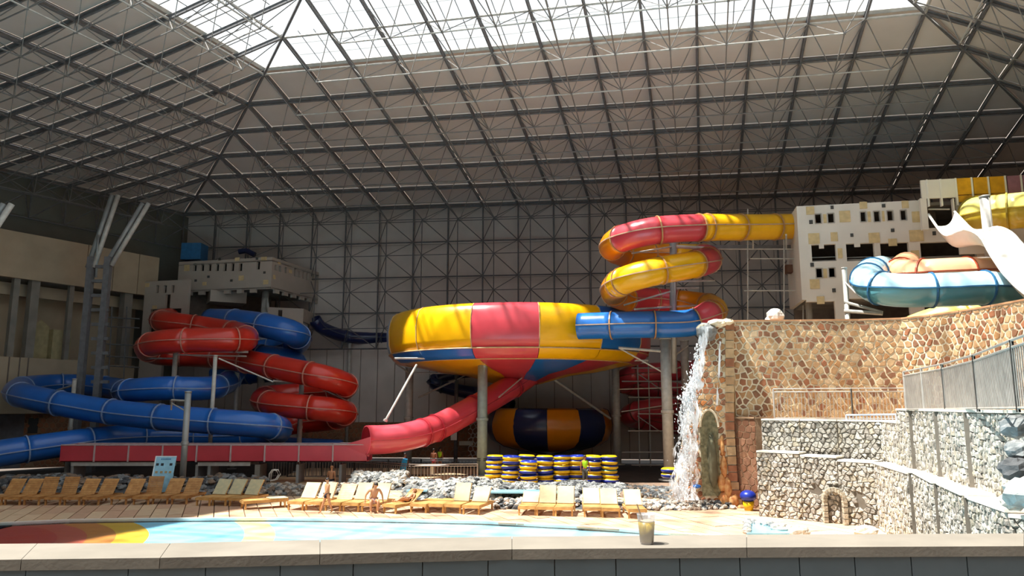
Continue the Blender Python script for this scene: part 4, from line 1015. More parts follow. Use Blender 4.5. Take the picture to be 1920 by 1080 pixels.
lay(t, stones(pfm, 0, edge(RE, 0) - edge(LE, 0), .05, ztop, .30, .15, .03, .08, .03, skip=lambda x, z: x > edge(RE, z) - edge(LE, z) - .42 or innic(x, z)), [BR[0], BR[0], BR[3], BR[4], M('orange_stained', '#b4703a', rough=.6), BR[2]], 240, [0], rest=rest); flush(t, rest)
z = .1
while z < ztop - .2:                    # squared corner stones
    h = U(.26, .42); x1 = edge(RE, z)
    t.part('corner_stone', MB().hexa([Vector((x1 - .4, PY - .07, z)), Vector((x1, PY - .07, z)), Vector((x1, PY + .5, z)), Vector((x1 - .4, PY + .5, z)), Vector((x1 - .4, PY - .07, z + h)), Vector((x1, PY - .07, z + h)), Vector((x1, PY + .5, z + h)), Vector((x1 - .4, PY + .5, z + h))]), BR[int(U(0, 2.99))]); z += h + .05
xc = at(1331, 850, PY).x
nb = MB(); NV = [Vector((xc + math.cos(a) * .42, PY - .02, (zn1 - .8) + math.sin(a) * .8)) for a in [math.pi * k / 12 for k in range(13)]] + [Vector((xc - .42, PY - .02, zn0)), Vector((xc + .42, PY - .02, zn0))]
NICHE_GREEN = M('grey_green_niche', '#8c8668', rough=.8, tint='#5c5a42', scale=5, bump=.3)  # grey-green with darker mottling
nb.add(NV + [v + Vector((0, .3, 0)) for v in NV], [tuple(range(14, -1, -1))] ); t.part('niche_back', nb, NICHE_GREEN)
t.part('niche_rim', MB().sweep([v + Vector((0, -.06, 0)) for v in NV[:13]] , .06, 6), MORT)
t.part('niche_figure', MB().ellip((xc + .08, PY - .14, (zn0 + zn1) / 2 - .4), (.22, .16, 1.2), 10, 8, jit=.12), M('niche_dark_stone', '#6a6650', rough=.9), True)
for k, (px, py, w, h, d) in enumerate(((1325, 622, .5, .45, .5), (1345, 607, .5, .2, .6), (1318, 615, .3, .2, .4), (1362, 604, .35, .16, .5))):
    t.part('cap_rock', MB().ellip(at(px, py, PY + .1), (w, d, h), 10, 7, jit=.13), ROCK[1] if k == 0 else MORT, False)
OT = M('orange_travertine', '#b8703a', rough=.5, tint='#dcae74', scale=6, bump=.3)
for px_, py_, w_, h_, d_ in ((1354, 835, .1, .5, .1), (1357, 875, .16, .5, .14), (1353, 905, .18, .4, .16), (1364, 915, .2, .5, .16), (1358, 938, .28, .4, .2), (1374, 940, .3, .34, .22), (1386, 952, .42, .16, .3), (1402, 958, .34, .08, .3), (1350, 952, .26, .16, .2)):
    t.part('orange_flow', MB().ellip(at(px_, py_, PY - .02), (w_, d_, h_), 10, 7, jit=.1), OT, True)
# white rock ornament on the wall top
single('white_boulder', MB().ellip(at(1453, 594, 36) + Vector((0, 0, .02)), (.42, .4, .38), 12, 8, jit=.1).ellip(at(1440, 601, 36), (.16, .2, .18), 8, 6, jit=.1), WHITE, 'rounded white boulder ornament on top of the flagstone wall', 'boulder', smooth=False)
# the waterfall
t = T('waterfall', 'white foaming waterfall pouring down the left side of the grotto pillar', 'waterfall', (at(1285, 930, PY - .6).x, PY - .6, .1), kind='thing')
for k in range(5):
    pts = [(1322, 612), (1318, 640), (1312, 680), (1304, 716), (1294, 745), (1292, 790), (1288, 840), (1284, 890), (1280, 938)]
    wd = [.18, .22, .3, .34, .42, .42, .46, .52, .6]; mb = MB(); L_, R_ = [], []
    cl, ii = crom([at(x + U(-3, 3) + (k - 2) * (.5 + i * .9), y, PY - .12 - .1 * k) for i, (x, y) in enumerate(pts)], .25)
    for i, p in enumerate(cl):
        w = wd[min(8, int(ii[i]))] * (.55 + .25 * math.sin(i * 1.3 + k * 2)) ; y = math.sin(i * .9 + k) * .05
        L_.append(p + Vector((-w, y, 0))); R_.append(p + Vector((w, y, 0)))
    n = len(L_); mb.add(L_ + R_, [(i, i + 1, n + i + 1, n + i) for i in range(n - 1)]); t.part('water_sheet', mb, FOAM, True)
for k in range(1):
    cl, ii = crom([at(x + k * 4, y, PY - .2) for x, y in ((1350, 640), (1349, 680), (1347, 720), (1344, 760))], .25); n = len(cl); mb = MB()
    mb.add([p + Vector((-.05, 0, 0)) for p in cl] + [p + Vector((.05, 0, 0)) for p in cl], [(i, i + 1, n + i + 1, n + i) for i in range(n - 1)]); t.part('thin_sheet', mb, FOAM, True)
dr = MB(); FW = M('white_foam', '#e8eef4', rough=.3)
for k in range(900):
    q = R() ** .8; y = 640 + 300 * q; x = 1316 - (26 if y < 745 else 32) * min(1, (y - 640) / 100) + random.gauss(0, 5 + 7 * q); s = U(.008, .034)
    dr.ellip(at(x, y, PY - U(.2, 1.0)), (s, s, s * U(1, 2.6)), 5, 3)
for k in range(120):
    s = U(.015, .05); dr.ellip(at(1294 + random.gauss(0, 9), 745 + random.gauss(0, 10), PY - U(.2, .6)), (s, s, s), 5, 3)
t.part('spray', dr, FW, kind='stuff')

# ---- grey rubble walls of the little castle
LT = [(1418, 846, 32.6), (1500, 853, 31.4), (1570, 862, 30.4), (1640, 872, 29.4), (1703, 886, 25), (1712, 888, 24.95), (1750, 905, 21.5), (1759, 908, 21.45), (1806, 930, 18.8), (1817, 936, 18.75), (1890, 961, 16.4), (1990, 990, 15.6)]
UT = [(1427, 788, 33.3), (1500, 791, 32.3), (1570, 795, 31.4), (1652, 799, 30.3), (1685, 800, 27.6), (1703, 774, 26.2), (1712, 774, 26.1), (1750, 776, 22.8), (1759, 776, 22.7), (1806, 778, 20), (1817, 778, 19.9), (1888, 780, 17.6), (1990, 782, 16.8)]
for nm, lab, tab, zlow in (('rubble_wall', 'lower stepped wall of grey rubble stones with an arched niche', LT, 0), ('rubble_wall', 'upper stepped wall of grey rubble stones with pale coping under the fence', UT, None)):
    pts = [at(*q) for q in tab]; t = T('rubble_wall', lab, 'wall', (pts[0].x, pts[0].y, 0 if zlow == 0 else 2.4)); n = len(pts)
    z1 = [(pts[k].z + pts[k + 1].z) / 2 for k in range(n - 1)]
    if zlow is None: z1 = [3.95 if tab[k + 1][0] <= 1686 else 4.42 for k in range(n - 1)]
    zl = [0.0] * (n - 1) if zlow == 0 else [2.0 if k < 5 else 1.7 for k in range(n - 1)]
    run_wall(t, pts, zl, z1, .75 if zlow == 0 else .5, JOINT, M('white_coping', '#e6e0d4', rough=.8, bump=.2, bscale=12)); rest = {}; cnt = [0]
    order = list(range(n - 1)); order.sort(key=lambda k: -k if False else k)
    for k in order:
        a, b = pts[k], pts[k + 1]; pl = Plane((a.x, a.y), (b.x, b.y)); sk = None
        if pl.L < .05 or (k >= 4 and pl.L < .6): continue  # short step faces get no stones; the dark core paints their shade
        if zlow == 0:
            def sk(s, z, pl=pl):
                p = pl.P(s, z); px = 960 + 1400 * p.x / (p.y * cp + (z - EYE) * sp); py = 540 - 1400 * ((z - EYE) * cp - p.y * sp) / (p.y * cp + (z - EYE) * sp)
                w = 17 if py > 935 else 17 * math.sqrt(max(0, 1 - ((935 - py) / 22) ** 2))
                return (abs(px - 1567) < w and py > 913 and abs(abs(px - 1567)) > w - 7) or (1522 < px < 1536 and 909 < py < 930) or (1606 < px < 1622 and 922 < py < 948)
        cs = .225 if tab[k][2] > 22 else .19
        lay(t, stones(lambda s, z, o: pl.P(s, z, o), 0, pl.L, zl[k] if zlow is None else 0, z1[k], cs, .27, .02, .11 if k < 3 else .07, .010, skip=sk), [GR[0], GR[1], GR[1], GR[2], GR[3]], 296, cnt, rest=rest)
    flush(t, rest)
    if zlow == 0:
        pl = Plane((pts[1].x, pts[1].y), (pts[3].x, pts[3].y))
        a0, zc = pl.hit(1567, 936); r = 20 / 1400 * 27
        for k in range(11):
            a = math.pi * k / 10; t.part('arch_stone', MB().box(pl.P(a0 - math.cos(a) * r, zc + math.sin(a) * r, .16), (.16, .2, .16), rz=0), GR[3])
        for s in (-1, 1):
            for k in range(8):
                t.part('arch_stone', MB().box(pl.P(a0 + s * r, zc - .22 * k - .15, .15), (.15, .2, .19)), GR[3])
# boulders at the right frame edge and at the wall foot
for k, (px, py, Y, s) in enumerate(((1905, 800, 16.6, .34), (1915, 845, 16, .3), (1908, 880, 15.8, .33), (1925, 925, 15.2, .42), (1900, 940, 15.6, .25))):
    single('boulder', MB().ellip(at(px, py, Y), (s, s, s * .75), 12, 8, jit=.14), ROCK[(1, 1, 2, 0, 4)[k]], 'dark weathered boulder stacked against the rubble wall, %s down at the frame edge' % ORD[k], 'boulder')
for k, (px, py, s) in enumerate(((1625, 1005, .34), (1500, 1003, .3), (1462, 996, .28), (1770, 1010, .4))):
    p = ground(px, py); single('boulder', MB().ellip(p + Vector((0, 0, s * .4)), (s * 1.2, s, s * .7), 12, 8, jit=.14), ROCK[4], ('pale boulder at the foot of the niche wall', 'pale rock beside the arched niche base', 'small pale rock at the corner of the blue basin', 'pale boulder below the sunlit wall steps')[k], 'boulder')
# small blue basin
bs = [ground(1402, 983), ground(1460, 992), ground(1500, 1003), ground(1400, 1003)]
t = T('splash_basin', 'small blue basin edged with rubble at the foot of the castle wall', 'basin', bs[0])
mb = MB(); mb.hexa([p + Vector((0, 0, -.1)) for p in (bs[3], bs[2], bs[1], bs[0])] + [p + Vector((0, 0, .06)) for p in (bs[3], bs[2], bs[1], bs[0])]); t.part('water_surface', mb, LBL)
for a, b in ((bs[0], bs[3]), (bs[0], bs[1]), (bs[1], bs[2])):
    n = max(3, int((b - a).length / .28))
    for k in range(n): t.part('edge_stone', MB().ellip(a.lerp(b, k / n) + Vector((0, 0, .1)), (.17, .15, .14), 7, 5, jit=.15), ROCK[(0, 1, 4)[k % 3]])

# ---- fences
def fence(label, pts, h, sp, mat, r=.016, post=2.0, rails=(1.0, .9, .06), toph=None):
    t = T('railing', label, 'fence', pts[0])
    hs = toph or [h] * len(pts)
    for f in rails: t.part('rail', MB().sweep([p + Vector((0, 0, hh * f)) for p, hh in zip(pts, hs)], .03, 6), mat)
    for a, b, h0, h1 in zip(pts[:-1], pts[1:], hs[:-1], hs[1:]):
        L = (b - a).length; n = int(L / sp); m = max(1, int(L / post))
        for k in range(n): p = a.lerp(b, k / n); hh = h0 + (h1 - h0) * k / n; t.part('baluster', MB().bar(p + Vector((0, 0, hh * rails[-1])), p + Vector((0, 0, hh * rails[1])), r, 4), mat)
        for k in range(m + 1): p = a.lerp(b, k / m); hh = h0 + (h1 - h0) * k / m; t.part('post', MB().bar(p, p + Vector((0, 0, hh)), .04, 8), mat)
    return t
FM_ = M('fence_grey', '#b4aca4', rough=.5, metal=.2)
fence('light grey picket railing along the walkway in front of the flagstone wall', [Vector((11.75, 33.9, 3.95)), Vector((14.8, 32.9, 3.95)), Vector((17.8, 32.2, 3.95))], 1.38, .14, FM_)
fence('grey picket railing rising to the right on top of the upper rubble wall', [at(1700, 772, 26.3), at(1774, 772, 22), at(1835, 772, 18.8), at(1910, 773, 15.2), at(1990, 774, 13)], 1.3, .13, FM_, toph=[1.38, 1.38, 1.4, 1.45, 1.5])
fence('short bluish picket railing behind the corner of the upper rubble wall', [at(1588, 797, 31.6), at(1682, 797, 29.6)], .42, .16, M('bluish_grey', '#aab4c4'), rails=(1.0, .95, .1))
DF = M('fence_dark', '#8c7c70', rough=.6)
fence('long brown picket railing behind the rubble mound and loungers', [ground(480, 903) + Vector((0, 3.2, 0)), ground(650, 903) + Vector((0, 2, 0)), ground(770, 907), ground(895, 906)], 1.12, .19, DF, r=.022)
fence('dark picket railing in shade under the coral flume', [Vector((-14.5, 49.5, 0)), Vector((-6, 50.5, 0)), Vector((1, 50.5, 0))], 1.1, .22, BLACK, r=.02)
single('sand_terrace', MB().box((-6.5, 50.5, 0.0), (17, 12, .06)), SAND, 'sunlit sandy terrace behind the picket railing', 'terrace', kind='structure')
# ---- low shaded stone wall at the back, and left corner bits
pl = Plane((at(560, 800, 69).x, 69.0), (at(1330, 800, 66).x, 66.0)); t = T('low_stone_wall', 'low brown stone wall along the back of the hall behind the slides', 'wall', pl.P(0, 0))
mb = MB(); slab(mb, pl, 0, pl.L, 0, 3.1, 0, -.4); t.part('wall_core', mb, MORTD)
allm = MB()
for mb, _ in stones(lambda s, z, o: pl.P(s, z, o), 0, pl.L, 0, 3.05, .45, .16, .02, .06, .04): allm.add(mb.v, mb.f, int(U(0, 1.99)))
t.part('stone_field', allm, [BR[3], BR[0]], kind='stuff')
pl = Plane((at(-60, 800, 55).x, 55.0), (at(250, 800, 60).x, 60.0)); t = T('annex_wall', 'low grey and brown wall with a small door at the lower left', 'wall', pl.P(0, 0))
a1 = pl.hit(45, 800)[0]; d0, d1 = pl.hit(54, 784), pl.hit(70, 812); zt_ = pl.hit(40, 777)[1]
mb = MB(); slab(mb, pl, 0, a1, 0, zt_, 0, -.4); t.part('grey_wall', mb, M('dusty_grey', '#77757a', rough=.9)); mb = MB(); slab(mb, pl, a1, pl.L, 0, zt_, 0, -.4); t.part('brown_wall', mb, MORTD)
allm = MB()
for mb, _ in stones(lambda s, z, o: pl.P(s, z, o), a1, pl.L, 0, zt_, .4, .16, .02, .05, .035, skip=lambda s, z: d0[0] < s < d1[0] and z < d0[1]): allm.add(mb.v, mb.f, int(U(0, 1.99)))
t.part('stone_field', allm, [BR[3], BR[0]], kind='stuff')
mb = MB(); slab(mb, pl, d0[0], d1[0], d1[1], d0[1], .04, -.05); t.part('door', mb, BLACK)

# ---- rocks behind the loungers
RM = []
for k in range(8):
    b = MB().ellip((0, 0, 0), (1, 1, .75), 8, 6, jit=.2); RM.append(b)
RMESH = {}
def rockmesh(k, m):
    if (k, m.name) not in RMESH: RMESH[(k, m.name)] = RM[k].mesh('stone', m)
    return RMESH[(k, m.name)]
def mound(label, line, depth, h, n, mats, s=(.14, .3), limit=290):
    base = [ground(x, y) for x, y in line]; t = T('rock_border', label, 'rocks', base[0]); acc = [0]
    for a, b in zip(base[:-1], base[1:]): acc.append(acc[-1] + (b - a).length)
    def pos(u, v):
        d = u * acc[-1]; k = 0
        while k < len(base) - 2 and d > acc[k + 1]: k += 1
        p = base[k].lerp(base[k + 1], (d - acc[k]) / (acc[k + 1] - acc[k])); z = h * math.sin(min(1, v * 1.15) * math.pi / 2) * (.8 + .35 * noise.noise(Vector((d * .5, v, h))))
        return p + Vector((0, v * depth, z))
    NU = max(6, int(acc[-1] / .6)); mb = MB(); vs = []; 
    for i in range(NU + 1):
        for v in (0, .3, .65, 1): vs.append(pos(i / NU, v) - Vector((0, 0, .07)))
        vs.append(pos(i / NU, 1) * 1 + Vector((0, .3, -pos(i / NU, 1).z)))
    mb.add(vs, [(i * 5 + k, (i + 1) * 5 + k, (i + 1) * 5 + k + 1, i * 5 + k + 1) for i in range(NU) for k in range(4)]); t.part('mound_core', mb, ROCK[2])
    q = MB()
    for i in range(n):
        u, v = R(), R() ** .8; p = pos(u, v); sc_ = U(*s); m = mats[int(U(0, len(mats) - .01))]; k = int(U(0, 7.99))
        if i >= limit:
            rot = Matrix.Rotation(U(0, 6.3), 3, 'Z'); q.add([rot @ Vector((v_.x * sc_ * 1.1, v_.y * sc_, v_.z * sc_ * .9)) + p for v_ in RM[k].v], RM[k].f, mats.index(m))
        else:
            o = link('stone', rockmesh(k, m), t.o); o.location = p - t.loc; o.scale = (sc_ * U(.8, 1.3), sc_, sc_ * U(.7, 1.1)); o.rotation_euler = (U(-.6, .6), U(-.6, .6), U(0, 6.3))
    if q.v: t.part('stone_field', q, list(mats), kind='stuff')
    return t
mound('big mound of white and grey rocks between the thick pillar and the seated man', [(752, 938), (830, 943), (935, 936)], 3.0, .86, 620, [ROCK[0], ROCK[4], ROCK[1], ROCK[0], ROCK[2]], (.09, .21))
mound('long low bank of grey rocks in front of the stacked swim rings', [(930, 936), (1050, 934), (1180, 932)], 2.6, .5, 620, [ROCK[0], ROCK[1], ROCK[1], ROCK[2]], (.09, .2))
mound('darker grey rocks left of the waterfall basin', [(1170, 934), (1260, 936), (1345, 938)], 2.4, .38, 420, [ROCK[1], ROCK[2], ROCK[3]], (.08, .19))
mound('brown and pale rocks edging the deck behind the right loungers', [(925, 955), (1060, 956), (1180, 958), (1300, 957), (1378, 955)], 1.3, .3, 560, [ROCK[3], ROCK[4], ROCK[4], ROCK[2]], (.08, .17))
mound('white rocks behind the seated man', [(650, 920), (700, 918), (752, 920)], 2.2, .9, 230, [ROCK[0], ROCK[1], ROCK[4]], (.1, .22))
mound('small pale and brown rocks beside the white grab rail', [(478, 929), (560, 930), (660, 930)], 1.8, .42, 290, [ROCK[4], ROCK[3], ROCK[1]], (.08, .2))
mound('dark shaded rocks behind the left loungers', [(-40, 926), (150, 928), (300, 930), (480, 926)], 2.2, .85, 600, [ROCK[2], ROCK[1], ROCK[3]], (.1, .24))  # darker rock mix puts the shade into the colour
mound('rocks at the foot of the waterfall basin', [(1255, 948), (1320, 950), (1375, 948)], 1.0, .35, 180, [ROCK[3], ROCK[2], ROCK[1]], (.08, .18))
single('channel_water', MB().box((at(980, 930, 38.2).x, 38.4, .35), (3.4, 1.2, .06)), LBL, 'sliver of light blue water between the rock borders', 'water', kind='stuff')
single('channel_water', MB().box((at(780, 930, 37.4).x, 37.9, .45), (1.0, .6, .06)), LBL, 'patch of light blue water in the rocks behind the lying woman', 'water', kind='stuff')

# ================================================= LEFT GALLERY BUILDING
PG = Plane((-44.7, 39.3), (-30.5, 63.5)); 
def gz(px, py): return PG.hit(px, py)
ztp = gz(150, 456)[1]; zbt = gz(150, 537)[1]
t = T('gallery', 'beige concrete gallery with a deep solid balcony band along the left wall', 'building', PG.P(PG.L, 0))
js = [0.0, gz(165, 480)[0], gz(215, 480)[0], gz(262, 480)[0], PG.L]
for k in range(4):
    mb = MB(); slab(mb, PG, js[k] + .03, js[k + 1] - .03, zbt, ztp, 0, -.35); t.part('balcony_panel', mb, CREAM)
mb = MB(); slab(mb, PG, 0, PG.L, zbt, zbt + .3, -.4, -2.9); t.part('balcony_floor', mb, CONC2)
mb = MB(); slab(mb, PG, -2, PG.L, 0, zbt, -2.9, -3.1); t.part('rear_wall', mb, CREAM)
mb = MB(); slab(mb, PG, -2, PG.L, zbt - 1.1, zbt - .2, -1.4, -1.7); t.part('beam', mb, CREAM)
zlo = gz(80, 672)[1]
for px, w in ((28, .42), (64, .6), (133, .35), (241, .7)):
    a = gz(px, 600)[0]; mb = MB(); slab(mb, PG, a - w / 2, a + w / 2, zlo - 1, zbt, -.2, -.2 - w); t.part('column', mb, CONC2)
mb = MB(); slab(mb, PG, -2, gz(146, 690)[0], gz(80, 775)[1], zlo, -.1, -.4); t.part('parapet', mb, WHITE if False else CREAM)
for px in (16, 36, 52): a = gz(px, 700)[0]; mb = MB(); slab(mb, PG, a - .04, a + .04, zlo - 2.5, zlo, -.06, -.1); t.part('parapet_joint', mb, DARKIN)
mb = MB(); slab(mb, PG, gz(188, 690)[0], PG.L - 1.5, gz(220, 760)[1], gz(220, 684)[1], -.1, -.4); t.part('parapet', mb, CREAM)
a, b = gz(78, 640)[0], gz(112, 640)[0]; c = gz(146, 640)[0]; z0 = zlo; zz = gz(100, 610)[1]
mb = MB(); slab(mb, PG, a, b, z0, zz, -1.6, -2.8); mb.add([PG.P(a, zz, -1.6), PG.P(b, zz, -1.6), PG.P((a + b) / 2, zz + .5, -1.6)], [(0, 1, 2)]); t.part('kiosk', mb, M('pale_yellow_wall', '#b8ac84'))
mb = MB(); slab(mb, PG, b, c, z0, zz - .2, -1.0, -2.7); t.part('kiosk_annex', mb, M('pale_yellow_wall', '#b8ac84'))
# branching steel column
def tree_col(label, dpx, Y, full=True):
    t = T('branching_column', label, 'column', Vector((at(182 + dpx, 600, Y).x, Y, 0)))
    A_ = lambda x, y, dy=0: at(x + dpx, y, Y + dy)
    for x in (172, 204):
        p = A_(x, 482); t.part('upright', MB().box((p.x, Y, p.z / 2), (.42, .42, p.z)), DSTEEL)
    y = 500
    while y < 720: 
        p, q = A_(172, y), A_(204, y); t.part('rung', MB().box((p + q) / 2, (q.x - p.x, .2, .22)), DSTEEL); y += 27
    for (a, b) in (((170, 502), (208, 362)), ((203, 498), (266, 377))):
        for o in (-.22, .22):
            t.part('branch', MB().bar(A_(*a) + Vector((o, 0, 0)), A_(*b) + Vector((o, .6, 0)), .17, 10), LSTEEL if o > 0 else STEEL, True)
    t.part('branch', MB().bar(A_(180, 520), A_(184, 440), .08, 8), STEEL, True)
    return t
tree_col('branching steel column with two raised double arms in front of the left gallery', 0, 52.8)
tree_col('branching steel column mostly outside the left frame edge', -265, 40)
t = T('gallery_scaffold', 'thin pipe scaffold beside the left gallery under the left tower', 'scaffold', Vector((at(225, 700, 60).x, 60, 0)))
for px in (210, 238): t.part('standard', MB().bar(Vector((at(px, 700, 60).x, 60, 0)), at(px, 575, 60), .06, 6), DSTEEL)
for y in (595, 612, 645, 668, 686): t.part('ledger', MB().bar(at(200, y, 60), at(262, y + 3, 60), .06, 6), DSTEEL)

# ================================================= LOUNGERS
def make_lounger(back, wood, canvas, w=.79, L=2.0, name='sun_lounger'):
    root = T(name, '', 'lounger', (0, 0, 0)); bl = .84; H0 = .36
    for x in (-w / 2 + .03, w / 2 - .03): root.part('side_rail', MB().box((x, L / 2, H0 - .05), (.05, L, .1)), wood)
    for y in (.02, L - .02): root.part('end_rail', MB().box((0, y, H0 - .05), (w - .1, .04, .1)), wood)
    for x in (-w / 2 + .05, w / 2 - .05):
        for y in (.1, L - .15): root.part('leg', MB().box((x, y, (H0 - .1) / 2), (.07, .07, H0 - .1)), wood)
    sl = MB(); n = 12; seat = L - bl
    for k in range(n): sl.box((0, .05 + (seat - .05) * (k + .5) / n, H0 + .012), (w - .04, (seat - .05) / n - .012, .024))
    root.part('seat', sl, wood, kind='stuff')
    a = back; R_ = Matrix.Rotation(a, 3, 'X'); base = Vector((0, seat, H0 + .02)); bb = MB()
    for k in range(9):
        c = R_ @ Vector((0, bl * (k + .5) / 9, 0)); bb.box(base + c, (w - .04, bl / 9 - .01, .024), mat=R_)
    bo = root.part('backrest', bb, wood, kind='stuff')
    if canvas:
        cc = R_ @ Vector((0, bl / 2, .03)); root.part('canvas_cover', MB().box(base + cc, (w - .08, bl - .03, .025), mat=R_), CANVAS)
    if a > .15:
        tip = base + R_ @ Vector((0, bl * .7, 0)); root.part('back_prop', MB().bar(tip, (0, L - .3, H0 - .05), .02, 6), wood)
    return root
def place_lounger(px, py, back, rz, wood, canvas, label, group):
    key = (back, wood.name, canvas); p = ground(px, py)
    if key not in PROTO: o = PROTO[key] = make_lounger(back, wood, canvas).o
    else: o = copy_tree(PROTO[key])
    o.location = p; o.rotation_euler = (0, 0, rz); tag(o, label, 'lounger', group); return o
PROTO = {}
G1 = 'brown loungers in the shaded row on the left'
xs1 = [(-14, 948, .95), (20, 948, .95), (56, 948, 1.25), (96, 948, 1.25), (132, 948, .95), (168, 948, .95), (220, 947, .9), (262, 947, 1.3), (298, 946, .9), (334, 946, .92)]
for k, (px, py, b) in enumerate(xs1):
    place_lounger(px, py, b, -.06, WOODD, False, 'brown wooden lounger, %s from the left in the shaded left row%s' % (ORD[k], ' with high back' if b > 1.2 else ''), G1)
xs2 = [(378, 949, .95), (408, 949, .95), (440, 950, .95)]
for k, (px, py, b) in enumerate(xs2): place_lounger(px, py, b, -.3, WOOD, True, 'sunlit pale lounger, %s of three between the grey pole and the grab rail' % ORD[k], 'three sunlit loungers right of the grey pole')
place_lounger(452, 955, 0.0, -1.0, WOOD, True, 'flat sunlit lounger turned sideways left of the grab rail', 'three sunlit loungers right of the grey pole')
xs3 = [(552, 957, .9), (585, 958, .95), (622, 959, .85), (656, 960, 1.0), (691, 961, 1.0)]
for k, (px, py, b) in enumerate(xs3): place_lounger(px, py, b, -.25, WOOD, k != 2, 'sunlit wooden lounger, %s in the row behind the walking boy and seated man' % ORD[k], 'loungers around the seated man')
woman_l = place_lounger(728, 963, .62, -.62, WOOD, False, 'angled wooden lounger on which the woman lies', 'loungers around the seated man')
xs4 = [(783, 962, .0, False), (815, 962, .0, False), (847, 963, 1.15, True), (882, 965, .8, True)]
for k, (px, py, b, c) in enumerate(xs4): place_lounger(px, py, b, -.30, WOOD, c, ('flat wooden lounger at the left of the group of four by the rocks', 'flat wooden lounger next to the steep-backed one', 'wooden lounger with steep pale back in the group of four', 'rightmost lounger of the four, back half raised')[k], 'four loungers in front of the white rocks')
xs5 = [(988, 967, .45, True), (1022, 968, 1.05, True), (1057, 969, 1.0, True)]
for k, (px, py, b, c) in enumerate(xs5): place_lounger(px, py, b, -.14, WOOD, c, ('low-backed lounger at the left of the three above the cup', 'middle lounger of three with high pale back', 'right lounger of three with high pale back')[k], 'three loungers left of the pair')
xs6 = [(1112, 970, .85), (1146, 971, .8)]
for k, (px, py, b) in enumerate(xs6): place_lounger(px, py, b, -.06, WOOD, True, ('left lounger of the pair between the three and the single one', 'right lounger of the pair next to the single one')[k], 'pair of loungers')
place_lounger(1196, 973, .8, -.02, WOOD, True, 'single lounger at the right end, directly above the drink cup', 'single lounger')

# ================================================= SWIM RINGS
def ring(rx, blueup, teal=False):
    mb = MB(); mb.torus((0, 0, 0), .37, .17, 20, 8, mats=True, sq=.8); top, bot = (RINGB, RINGY) if blueup else (RINGY, RINGB)
    if teal: top = RINGT
    return mb.mesh('swim_ring', [top, bot], None, True)
RGM = [ring(0, True), ring(0, False), ring(0, True, True)]
def ringbottom():
    return None
cols = [(927, 46.6, 'YBBB'), (957, 46.0, 'BYYB'), (988, 46.8, 'YYBB'), (991, 45.7, 'xBBY'), (1021, 46.2, 'YBYYB'), (1053, 46.2, 'BBYBY'), (1080, 46.4, 'BBYB'), (1113, 46.2, 'YBYBY'), (1143, 46.2, 'YBBTB')]
for si, (px, Y, pat) in enumerate(cols):
    n = 6 if len(pat) < 5 else 6; x0 = at(px, 890, Y).x
    lay_ = list(pat[::-1]) + ['B', 'Y']; lay_ = (['B', 'Y', 'B'] + lay_)[-n:] if len(lay_) < n else lay_[:n]
    seq = [random.choice('BBY') for _ in range(max(0, 6 - len(pat)))] + list(pat[::-1])
    for li, ch in enumerate(seq):
        if ch == 'x': continue
        o = link('swim_ring', RGM[{'B': 0, 'Y': 1, 'T': 2}[ch]]); o.location = (x0 + U(-.06, .06), Y + U(-.06, .06), .14 + li * .268); o.rotation_euler = (U(-.04, .04), U(-.06, .06), U(0, 6))
        nm = {'B': 'blue-topped yellow', 'Y': 'yellow-topped blue', 'T': 'teal-topped yellow'}[ch]
        tag(o, '%s swim ring, %s layer up in the %s stack from the left' % (nm, ORD[li], ORD[si]), 'swim ring', 'swim rings stacked behind the rock mound')
for k in range(2):
    p = at(1258, 902 - k * 7, 41.5); o = link('swim_ring', single.__defaults__ and RGM[1]); o.location = p; tag(o, 'yellow swim ring left of the waterfall, %s of two' % ('lower', 'upper')[k], 'swim ring', 'two yellow rings by the waterfall')
    o.location.z = .86 + k * .27
p = at(1405, 936, 34.2); pot = T('planter', 'blue bowl on a small yellow pot in the corner of the rubble wall', 'pot', Vector((p.x - .05, p.y, 0)))
c = Vector((pot.loc.x, pot.loc.y, 0))
pot.part('pot', MB().lathe([(0, 0), (.18, 0), (.26, .4), (.24, .4), (0, .36)], c, 16), RINGY, True)
pot.part('bowl', MB().ellip(c + Vector((0, 0, .62)), (.36, .36, .26), 14, 8), RINGB, True)
single('blue_float', MB().ellip(at(1307, 912, 34.6), (.18, .12, .09), 10, 6), SLB, 'small bright blue float on the rocks by the waterfall', 'float', smooth=True)
# ================================================= SMALL FITTINGS
g = ground(512, 912); t = T('grab_rail', 'white looped grab rail at the small pale rocks', 'rail', g)
for o in (0, .35):
    t.part('loop', MB().sweep([g + Vector((-.25, o, 0)), g + Vector((-.25, o, .7)), g + Vector((-.1, o, .92)), g + Vector((.15, o, .9)), g + Vector((.28, o, .65)), g + Vector((.1, o, .35)), g + Vector((-.25, o, .3))], .035, 8), WHITE, True)
# sign board leaning
A_ = ground(285, 925); t = T('sign_board', 'light blue information board with pictures and small text leaning behind the loungers', 'sign', Vector((at(307, 900, 38.6).x, 38.6, 0)))
q = [at(292, 855, 38.6), at(331, 855, 38.6), at(320, 912, 38.2), at(281, 912, 38.2)]
e = Vector((0, .05, 0)); mb = MB(); mb.hexa([q[3], q[2], q[2] + e, q[3] + e, q[0], q[1], q[1] + e, q[0] + e]); board = t.part('board', mb, SIGNB)
def onb(u, v, off=-.012): 
    a = q[0].lerp(q[1], u); b = q[3].lerp(q[2], u); return a.lerp(b, v) + Vector((0, off, 0))
def decal(name, u0, u1, v0, v1, m):
    mb = MB(); mb.hexa([onb(u0, v1), onb(u1, v1), onb(u1, v1, .0), onb(u0, v1, .0), onb(u0, v0), onb(u1, v0), onb(u1, v0, 0), onb(u0, v0, 0)]); t.part(name, mb, m)
